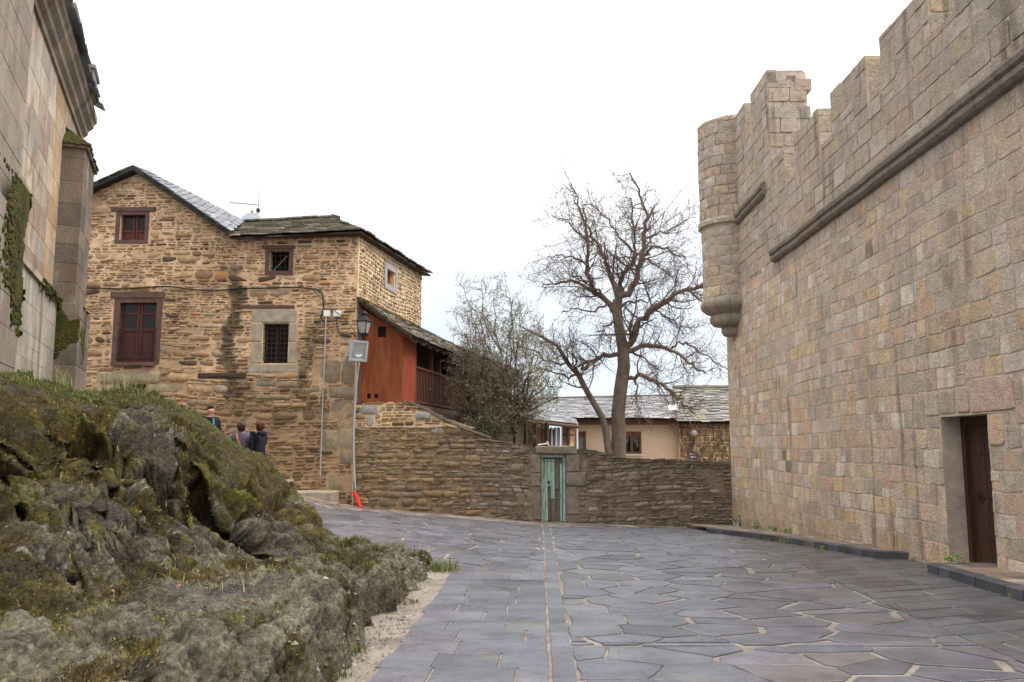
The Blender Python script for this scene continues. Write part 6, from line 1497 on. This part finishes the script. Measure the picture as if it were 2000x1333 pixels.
for k in range(90):
    p = PKs(rb_.uniform(v0_ - .5, v1_ - 2.2), sz - .05, .12 + rb_.random() * .3); vb.tube(crooked(p, (rb_.gauss(0, .5), rb_.gauss(0, .2), -1), rb_.uniform(.2, .8), .01, 4, .3, 0, rb_), [.012, .010, .008, .007, .006], 3)
vb.build('vine_stem', mat('red_brown_vine', (.13, .075, .055), .3, 3), vine)
wl_ = thing('wall_lamp', 'round pale wall lamp above the street name plate', 'lamp', PKs(*PKs.px(1352, 860), .1)); c_ = PKs(*PKs.px(1352.5, 846), .28)
mb = MB(); mb.lathe(c_, [(.0, .17), (.10, .14), (.16, .04), (.17, -.04), (.12, -.12), (0, -.15)], 12); mb.build('globe', mat('pale_lamp_glass', (.36, .33, .31), .1, 6, 0, 1, .2, 0), wl_)
mb = MB(); q = PKs(*PKs.px(1352.5, 877), .02); mb.tube([c_ - Vector((0, 0, .12)), c_ + Vector((0, .02, -.40)), q + Vector((0, -.05, .2)), q], .035, 6); mb.build('bracket', M['iron'], wl_)
sg = thing('street_sign', 'dark street name plate reading PLAZA CASTILLO on the cottage wall', 'sign', PKs(*PKs.px(1352, 890), .1)); q = pxr(PKs, 1343.5, 884, 1361, 896)
mb = MB(); rbox(mb, PKs, q, .03, .07, None); bev(mb.build('plate', mat('dark_violet_plate', (.030, .025, .034), .1, 4, 0, 1, .4, 0), sg), .01)
mb = MB(); wbox(mb, PKs, q[0] + .025, q[0] + .08, q[3] - .12, q[3] - .03, .071, .076); mb.build('emblem', mat('blue_grey_emblem', (.14, .15, .24), 0, 1, 0), sg)
for tx, zz, xx in (('PLAZA', q[3] - .115, .10), ('CASTILLO', q[2] + .03, .02)):
    cu = bpy.data.curves.new('lettering', 'FONT'); cu.body = tx; cu.size = .12; cu.extrude = .003; cu.offset = .003
    to = bpy.data.objects.new('lettering', cu); COL.objects.link(to); dg_ = bpy.context.evaluated_depsgraph_get(); ml = bpy.data.meshes.new_from_object(to.evaluated_get(dg_)); bpy.data.objects.remove(to)
    w_ = max(v.co.x for v in ml.vertices); kx = (q[1] - q[0] - xx - .03) / w_
    for v in ml.vertices: v.co = Vector((q[0] + xx + v.co.x * kx, 39.55 - .074 - v.co.z, zz + v.co.y))
    ml.materials.clear(); ml.materials.append(M['white_plastic']); lo = bpy.data.objects.new('lettering', ml); COL.objects.link(lo); lo.parent = sg; lo.location = -world_loc(sg)
# veranda shed
vs_ = thing('veranda_shed', 'low cream shed with slate veranda roof on dark posts behind the green door', 'shed', (1.4, 36, -3))
va, vb_ = at(985, 812, 34.0), at(1124, 831, 38.3)
PVv = Plane((va.x, va.y), (vb_.x - va.x, vb_.y - va.y), (vb_.y - va.y, -(vb_.x - va.x))); VLn = (Vector((vb_.x, vb_.y)) - Vector((va.x, va.y))).length
mb = MB(); wbox(mb, PVv, -1.5, VLn + .2, -3.2, 1.3, -2.2, -1.6); mb.build('wall', M['cream'], vs_)
mb = MB(); up = Vector((.5, 6.0, 1.25)); slate_patch(mb, va + Vector((-1.2, -.2, .1)), vb_ + Vector((.1, -.1, .05)), vb_ + Vector((.1, 4.0, 1.0)), va + up + Vector((-1.2, 0, .2)), .26, .4, .025, rb_, [((.27, .27, .29), 3), ((.22, .22, .23), 2)], lift=.02, jit=.5); vo = mb.build('roof', M['slate_roof'], vs_)
mb = MB(); mb.tube([va + Vector((-1.2, -.2, -.02)), vb_ + Vector((.1, -.1, -.07))], .09, 6); mb.add([va + Vector((-1.2, -.2, .03)), vb_ + Vector((.1, -.1, -.02)), vb_ + Vector((.1, 4.0, .93)), va + up + Vector((-1.2, 0, .13))], [(0, 1, 2, 3)]); mb.build('gutter_board', M['frame_wood'], vo)
for u, wd_, m_ in ((1001, .14, 'dark_wood'), (1030, .12, 'dark_wood'), (1049, .11, 'dark_wood'), (1071, .12, 'dark_wood'), (1113, .10, 'beam')):
    s_ = PVv.px(u, 850)[0]; mb = MB(); wbox(mb, PVv, s_ - wd_ / 2, s_ + wd_ / 2, -3.0, 1.1, -.16, -.02); bev(mb.build('post', M[m_], vs_), .01)
for u0_, u1_, m_, d in ((985, 999, 'casement', -1.55), (1023, 1035, 'casement', -1.55), (1057, 1062, 'void', -1.55), (1080, 1091, 'window_wood', -.6), (1096, 1108, 'window_wood', -.6)):  # the narrow near-black entry paints a dark gap, no door leaf
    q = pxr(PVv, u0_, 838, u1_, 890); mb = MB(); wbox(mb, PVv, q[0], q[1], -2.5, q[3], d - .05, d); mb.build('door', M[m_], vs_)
for u0_, u1_ in ((1092, 1095), (1099.5, 1102.5), (1106, 1109.5)):
    q = pxr(PVv, u0_, 835, u1_, 890); mb = MB(); wbox(mb, PVv, q[0], q[1], -2.5, q[3], -.5, -.42); mb.build('curtain', mat('white_curtain', (.34, .33, .34), .1, 9), vs_)
q = pxr(PVv, 1113, 835, 1120, 890); mb = MB()
z = -2.0
while z < q[3] + .2: wbox(mb, PVv, q[0] + rb_.uniform(-.03, .03), q[1] + rb_.uniform(-.03, .03), z, z + .1, -.4, .02 + rb_.uniform(-.02, .02), pick(rb_, RUB, .3)); z += .11
mb.build('stone_pillar', M['rubble'], vs_)
q = PVv.px(1124, 850); mb = MB(); mb.tube([PVv(q[0] + .05, 1.15, .05), PVv(q[0] + .05, -.6, .05)], .05, 8); mb.build('downpipe', M['white_plastic'], vs_)
# timber barn behind the shrub
bn = thing('timber_barn', 'dark weathered board barn behind the tangled shrub', 'barn', (-1.2, 33, -2))
mb = MB(); x = -2.6; ta, tb2 = at(905, 690, 33).z, at(1000, 722, 33).z
xb = at(1000, 760, 33).x
while x < xb - .02:
    w_ = min(rb_.uniform(.14, .24), xb - x); zt_ = ta + (tb2 - ta) * (x + 1.9) / 1.9; mb.b2(x + .005, x + w_ - .005, 33 - rb_.uniform(0, .025), 33.06, .75, min(zt_, 3.9), pick(rb_, [((.075, .052, .038), 3), ((.10, .075, .055), 2), ((.05, .036, .028), 2)], .2)); x += w_
mb.build('board_wall', mat('weathered_board', attr=True, var=.3, scale=4, fine=.25, rough=.85, bump=.5, bscale=30, stretch=(4, 4, .5)), bn)
mb = MB(); mb.b2(-2.6, xb, 33.07, 39, .7, tb2 - .1); mb.build('body', M['dark_wood'], bn)
mb = MB(); mb.b2(-2.7, xb + .05, 32.96, 39, -3, .75); mb.build('base_wall', M['old_mortar'], bn)
mb = MB(); slate_patch(mb, Vector((xb + .25, 32.8, tb2 - .08)), Vector((xb + .25, 39, tb2 - .08)), Vector((-3.2, 39, tb2 + 1.3)), Vector((-3.2, 32.8, tb2 + 1.3)), .26, .4, .035, rb_, MOSSY, lift=.03); mb.build('roof', M['mossy_roof'], bn)
mb = MB(); a = at(1000, 748, 33); mb.tube([a, a + Vector((.32, 0, 0)), a + Vector((.34, 0, .18))], .025, 5); mb.build('bracket', M['iron'], bn)

# ------------------------------------------------------------------ people
def skin_mesh(name, verts, edges, radii, m, parent, root=0, sub=1):
    me = bpy.data.meshes.new(name); me.from_pydata([tuple(v) for v in verts], edges, []); me.update()
    o = bpy.data.objects.new(name + '_tmp', me); COL.objects.link(o)
    o.modifiers.new('skin', 'SKIN'); sv = me.skin_vertices[0].data
    for i, r in enumerate(radii):
        sv[i].radius = (r, r) if not hasattr(r, '__len__') else r; sv[i].use_root = (i == root)
    ss = o.modifiers.new('sub', 'SUBSURF'); ss.levels = sub; ss.render_levels = sub
    dg = bpy.context.evaluated_depsgraph_get(); nm = bpy.data.meshes.new_from_object(o.evaluated_get(dg)); bpy.data.objects.remove(o)
    nm.name = name; nm.materials.clear(); nm.materials.append(m); nm.polygons.foreach_set('use_smooth', [True] * len(nm.polygons))
    r = bpy.data.objects.new(name, nm); COL.objects.link(r); r.parent = parent; r.location = -world_loc(parent); return r
SKIN = mat('skin', (.50, .27, .18), .08, 10, 0, 1, .5, 0)
def person(label, base, yaw, H, top_m, leg_m, hair_m, hairstyle, arms, head_turn=0, hood=False):
    k = H / 1.70; cy_, sy_ = math.cos(yaw), math.sin(yaw); B = Vector(base)
    def X(p): return B + Vector((p[0] * cy_ - p[1] * sy_, p[0] * sy_ + p[1] * cy_, p[2])) * k
    ht, hs_ = math.cos(head_turn), math.sin(head_turn)
    def HX(p): return X((p[0] * ht - p[1] * hs_, p[0] * hs_ + p[1] * ht, p[2]))
    t = thing('person', label, 'person', base)
    V, E, R = [], [], []
    def ad(p, r, link=None):
        V.append(p); R.append(tuple(q * k for q in r) if hasattr(r, '__len__') else r * k)
        if link is not None: E.append((link, len(V) - 1))
        return len(V) - 1
    pel = ad(X((0, 0, .95)), (.15, .11)); sp1 = ad(X((0, 0, 1.12)), (.115, .085), pel); chs = ad(X((0, 0, 1.31)), (.135, .09), sp1); nk = ad(X((0, .0, 1.46)), .056, chs)
    jw = ad(HX((0, .018, 1.535)), (.062, .070), nk); fc_ = ad(HX((0, .012, 1.60)), (.073, .090), jw); sk = ad(HX((0, .0, 1.655)), (.072, .085), fc_)
    ad(HX((0, .115, 1.585)), .012, fc_)                    # nose
    for s_ in (-1, 1): ad(HX((s_ * .085, -.005, 1.60)), .016, fc_)   # ears
    for s_, (el, wr) in zip((-1, 1), arms):
        sh = ad(X((s_ * .18, 0, 1.395)), .046, chs); e_ = ad(X(el), .040, sh); w_ = ad(X(wr), .029, e_)
        d = (Vector(wr) - Vector(el)).normalized(); pm = Vector(wr) + d * .07; pl_ = ad(X(pm), (.036, .020), w_); side = d.cross(Vector((0, 0, 1)));  side = side.normalized() if side.length > .1 else Vector((0, 1, 0))
        for f_ in range(4):
            o_ = side * (.027 - .018 * f_); L_ = (.070, .080, .075, .058)[f_]
            a_ = ad(X(pm + o_ + d * .035), .0095, pl_); b__ = ad(X(pm + o_ + d * (.035 + L_ * .5) - Vector((0, 0, .008))), .0085, a_); ad(X(pm + o_ + d * (.035 + L_ * .95) - Vector((0, 0, .022))), .007, b__)
        th = ad(X(Vector(wr) + d * .03 + side * .042), .011, pl_); ad(X(Vector(wr) + d * .075 + side * .062), .009, th)
    for s_ in (-1, 1):
        hp = ad(X((s_ * .09, 0, .88)), .088, pel); kn = ad(X((s_ * .10, .02, .48)), .057, hp); an = ad(X((s_ * .10, -.01, .09)), .040, kn); ad(X((s_ * .115, .13, .04)), .036, an)
    skin_mesh('body', V, E, R, SKIN, t)
    for s_ in (-1, 1):
        mb = MB(); c = HX((s_ * .031, .092, 1.615)); mb.lathe(c, [(0, -.008), (.009, -.004), (.011, 0), (.009, .005), (0, .008)], 8); mb.build('eye', M['iron'], t)
    mb = MB(); a, b_ = HX((-.026, .098, 1.548)), HX((.026, .098, 1.548)); mb.tube([a, (a + b_) / 2 + HX((0, .006, 0)) - HX((0, 0, 0)), b_], .006, 5); mb.build('mouth', mat('lips', (.34, .12, .09), 0, 1, 0), t)
    # jacket with sleeves, trousers, shoes
    V, E, R = [], [], []
    hem = ad(X((0, 0, .74 if hood else .86)), (.20, .16)); a = ad(X((0, 0, .97)), (.185, .145), hem); b_ = ad(X((0, 0, 1.14)), (.165, .13), a); c = ad(X((0, -.005, 1.33)), (.20, .15), b_); ad(X((0, 0, 1.465)), (.098, .092), c)
    for s_, (el, wr) in zip((-1, 1), arms):
        sh = ad(X((s_ * .185, 0, 1.395)), .088, c); e_ = ad(X(el), .066, sh); ad(X(wr), .048, e_)
    skin_mesh('jacket', V, E, R, top_m, t)
    if hood:
        V, E, R = [], [], []
        h0 = ad(X((-.13, -.07, 1.45)), .055); h1 = ad(X((0, -.125, 1.43)), .075, h0); ad(X((.13, -.07, 1.45)), .055, h1); skin_mesh('hood', V, E, R, top_m, t)
    V, E, R = [], [], []
    p_ = ad(X((0, 0, .93)), (.155, .115))
    for s_ in (-1, 1): h_ = ad(X((s_ * .09, 0, .86)), .098, p_); q = ad(X((s_ * .10, .02, .48)), .072, h_); ad(X((s_ * .10, -.01, .10)), .058, q)
    skin_mesh('trousers', V, E, R, leg_m, t)
    for s_ in (-1, 1):
        V, E, R = [], [], []; q = ad(X((s_ * .10, -.035, .05)), .048); w_ = ad(X((s_ * .108, .06, .05)), .046, q); ad(X((s_ * .118, .15, .035)), .036, w_); skin_mesh('shoe', V, E, R, M['iron'], t)
    # hair: a shell round the skull, opened over the face
    mb = MB(); n, m_ = 22, 14; rr_ = random.Random(int(H * 1000)); vs = []
    for j in range(m_ + 1):
        ph_ = math.pi * j / m_
        for i in range(n):
            th = 2 * math.pi * i / n; x, y_, z = math.sin(ph_) * math.sin(th), math.sin(ph_) * math.cos(th), math.cos(ph_)
            lump = 1 + .05 * math.sin(5 * th + 3 * ph_) + rr_.uniform(-.03, .03)
            if hairstyle == 'short':
                r_ = (.083, .100, .098); zc = 1.645; s_ = 1.0 * lump
                face = max(0, y_) * max(0, .5 - z); s_ *= 1 - min(.45, face * 1.6); zz = zc + z * r_[2] * s_
                if z < -.35: s_ *= .8
            else:
                r_ = (.118, .122, .112); zc = 1.635; s_ = lump; face = max(0, y_ - .25) * max(0, .75 - z)
                s_ *= 1 - min(.55, face * 1.5); zz = zc + z * r_[2] * (1 if z > 0 else 1.45)
                if z < -.6: s_ *= 1.0
            vs.append(HX((x * r_[0] * s_, y_ * r_[1] * s_ - .008, zz)))
    mb.add(vs, [(j * n + i, j * n + (i + 1) % n, (j + 1) * n + (i + 1) % n, (j + 1) * n + i)[::-1] for j in range(m_) for i in range(n)]); mb.build('hair', hair_m, t, smooth=True)
    return t, X
NAVY = mat('dark_navy_coat', (.012, .012, .020), .2, 8, .1, 60, .8, .2, 60); PURP = mat('grey_purple_jacket', (.115, .095, .135), .15, 8, .1, 60, .85, .2, 60); BLK = mat('black_jacket', (.012, .013, .017), .2, 8, .1, 60, .8, .2, 60)
JEAN = mat('dark_trousers', (.03, .035, .055), .2, 8, .1, 60, .85, .2, 60)
HB, HD, HR = mat('black_hair', (.012, .009, .008), .3, 40, .2, 90, .6, .3, 60), mat('dark_brown_hair', (.040, .020, .016), .35, 30, .3, 90, .55, .5, 60), mat('auburn_hair', (.075, .026, .014), .35, 30, .3, 90, .55, .5, 60)
hang = (((-.25, .0, 1.12), (-.25, .06, .86)), ((.25, .0, 1.12), (.25, .06, .86)))
fold = (((-.25, .06, 1.14), (-.06, .20, 1.12)), ((.25, .06, 1.14), (.06, .22, 1.16)))
def stand(u, vtop, Y, H): p = at(u, vtop, Y); return (p.x, p.y, p.z - H)
pm_, _x = person('man with short black hair in a black jacket, mostly hidden by the rock', stand(412, 795, 20.6, 1.76), rad(-128), 1.76, BLK, JEAN, HB, 'short', hang, rad(10))
mb = MB(); mb.tube([_x((.0, .125, 1.42)), _x((.0, .148, 1.25)), _x((.0, .155, 1.0)), _x((0, .17, .88))], .022, 6); mb.build('zip_lining', mat('light_blue_lining', (.10, .30, .52), 0, 1, 0), pm_)
pw1, _x = person('woman with dark brown bob in grey purple jacket, seen from behind', stand(473, 827, 19.6, 1.62), rad(-12), 1.62, PURP, JEAN, HD, 'bob', hang, rad(-15))
bag = thing('shoulder_bag', 'tan shoulder bag with orange strap across the back of grey purple jacket', 'bag', _x((.2, -.05, .85)))
mb = MB(); stp_ = [(-.09, .03, 1.475), (-.07, -.11, 1.45), (-.02, -.165, 1.33), (.05, -.175, 1.18), (.14, -.17, 1.02), (.22, -.08, .92)]
for a, b_ in zip(stp_[:-1], stp_[1:]):
    A, B_ = _x(a), _x(b_); d = (B_ - A); sdv = d.cross(_x((0, 1, 0)) - _x((0, 0, 0))).normalized() * .022; nn = d.cross(sdv).normalized() * .006
    mb.add([A - sdv - nn, A + sdv - nn, B_ + sdv - nn, B_ - sdv - nn, A - sdv + nn, A + sdv + nn, B_ + sdv + nn, B_ - sdv + nn], [(0, 1, 2, 3), (7, 6, 5, 4), (0, 4, 5, 1), (2, 6, 7, 3), (1, 5, 6, 2), (0, 3, 7, 4)])
ORG = mat('orange_leather', (.55, .20, .08), .1, 8); mb.build('strap', ORG, bag)
mb = MB(); q = [_x((.17, -.14, .68)), _x((.33, -.14, .68)) - _x((.17, -.14, .68)), _x((.17, .12, .68)) - _x((.17, -.14, .68)), _x((.17, -.14, .92)) - _x((.17, -.14, .68))]; mb.box(*q); bev(mb.build('pouch', mat('tan_leather', (.30, .15, .07), .15, 8), bag), .03, 3)
person('woman with short auburn hair in dark navy hooded coat, arms folded, facing sideways', stand(507, 825, 19.3, 1.64), rad(62), 1.64, NAVY, JEAN, HR, 'bob', fold, rad(5), True)

# ------------------------------------------------------------------ crumbs and fallen leaves on the sand strip and the rock shelf
rq = random.Random(88); gb, lf_ = MB(), MB()
for _ in range(900):
    y_ = rq.uniform(4.4, 11.4); x = -1.02 + rq.gauss(0, .10) - .004 * y_
    if x > -.86 - .018 * (y_ - 5): continue
    p = drop(x, y_); r_ = rq.choice((.004, .006, .009, .014, .022)) * rq.uniform(.7, 1.3); vs = [p + Vector((math.cos(k * 1.26) * r_ * rq.uniform(.7, 1.2), math.sin(k * 1.26) * r_ * rq.uniform(.7, 1.2), 0)) for k in range(5)] + [p + Vector((rq.gauss(0, .2) * r_, rq.gauss(0, .2) * r_, r_ * .8))]
    gb.add(vs, [(k, (k + 1) % 5, 5) for k in range(5)], pick(rq, [((.30, .25, .19), 3), ((.17, .15, .13), 2), ((.12, .10, .08), 1)], .2))
tag(gb.build('gravel', M['platform']), 'loose crumbs of stone on the sandy strip beside the rock', 'gravel', kind='stuff')
for _ in range(520):
    if rq.random() < .3: y_ = rq.uniform(4.6, 9); x = -1.0 + rq.gauss(0, .08)
    else: y_ = rq.uniform(4.2, 11); x = rq.uniform(-2.5, -1.3)
    p = drop(x, y_) + Vector((0, 0, .006)); a = rq.uniform(0, 6.28); e = Vector((math.cos(a), math.sin(a), rq.gauss(0, .25))); f = Vector((-e.y, e.x, rq.gauss(0, .25))); L_ = rq.uniform(.015, .045)
    lf_.add([p - e * L_ * .5, p + f * L_ * .28, p + e * L_ * .5, p - f * L_ * .28], [(0, 1, 2, 3)], pick(rq, [((.17, .07, .035), 3), ((.22, .13, .06), 2), ((.10, .05, .03), 2)], .2))
tag(lf_.build('leaf_litter', M['leaf']), 'brown fallen leaves scattered over the rock shelf and sand strip', 'leaves', kind='stuff')
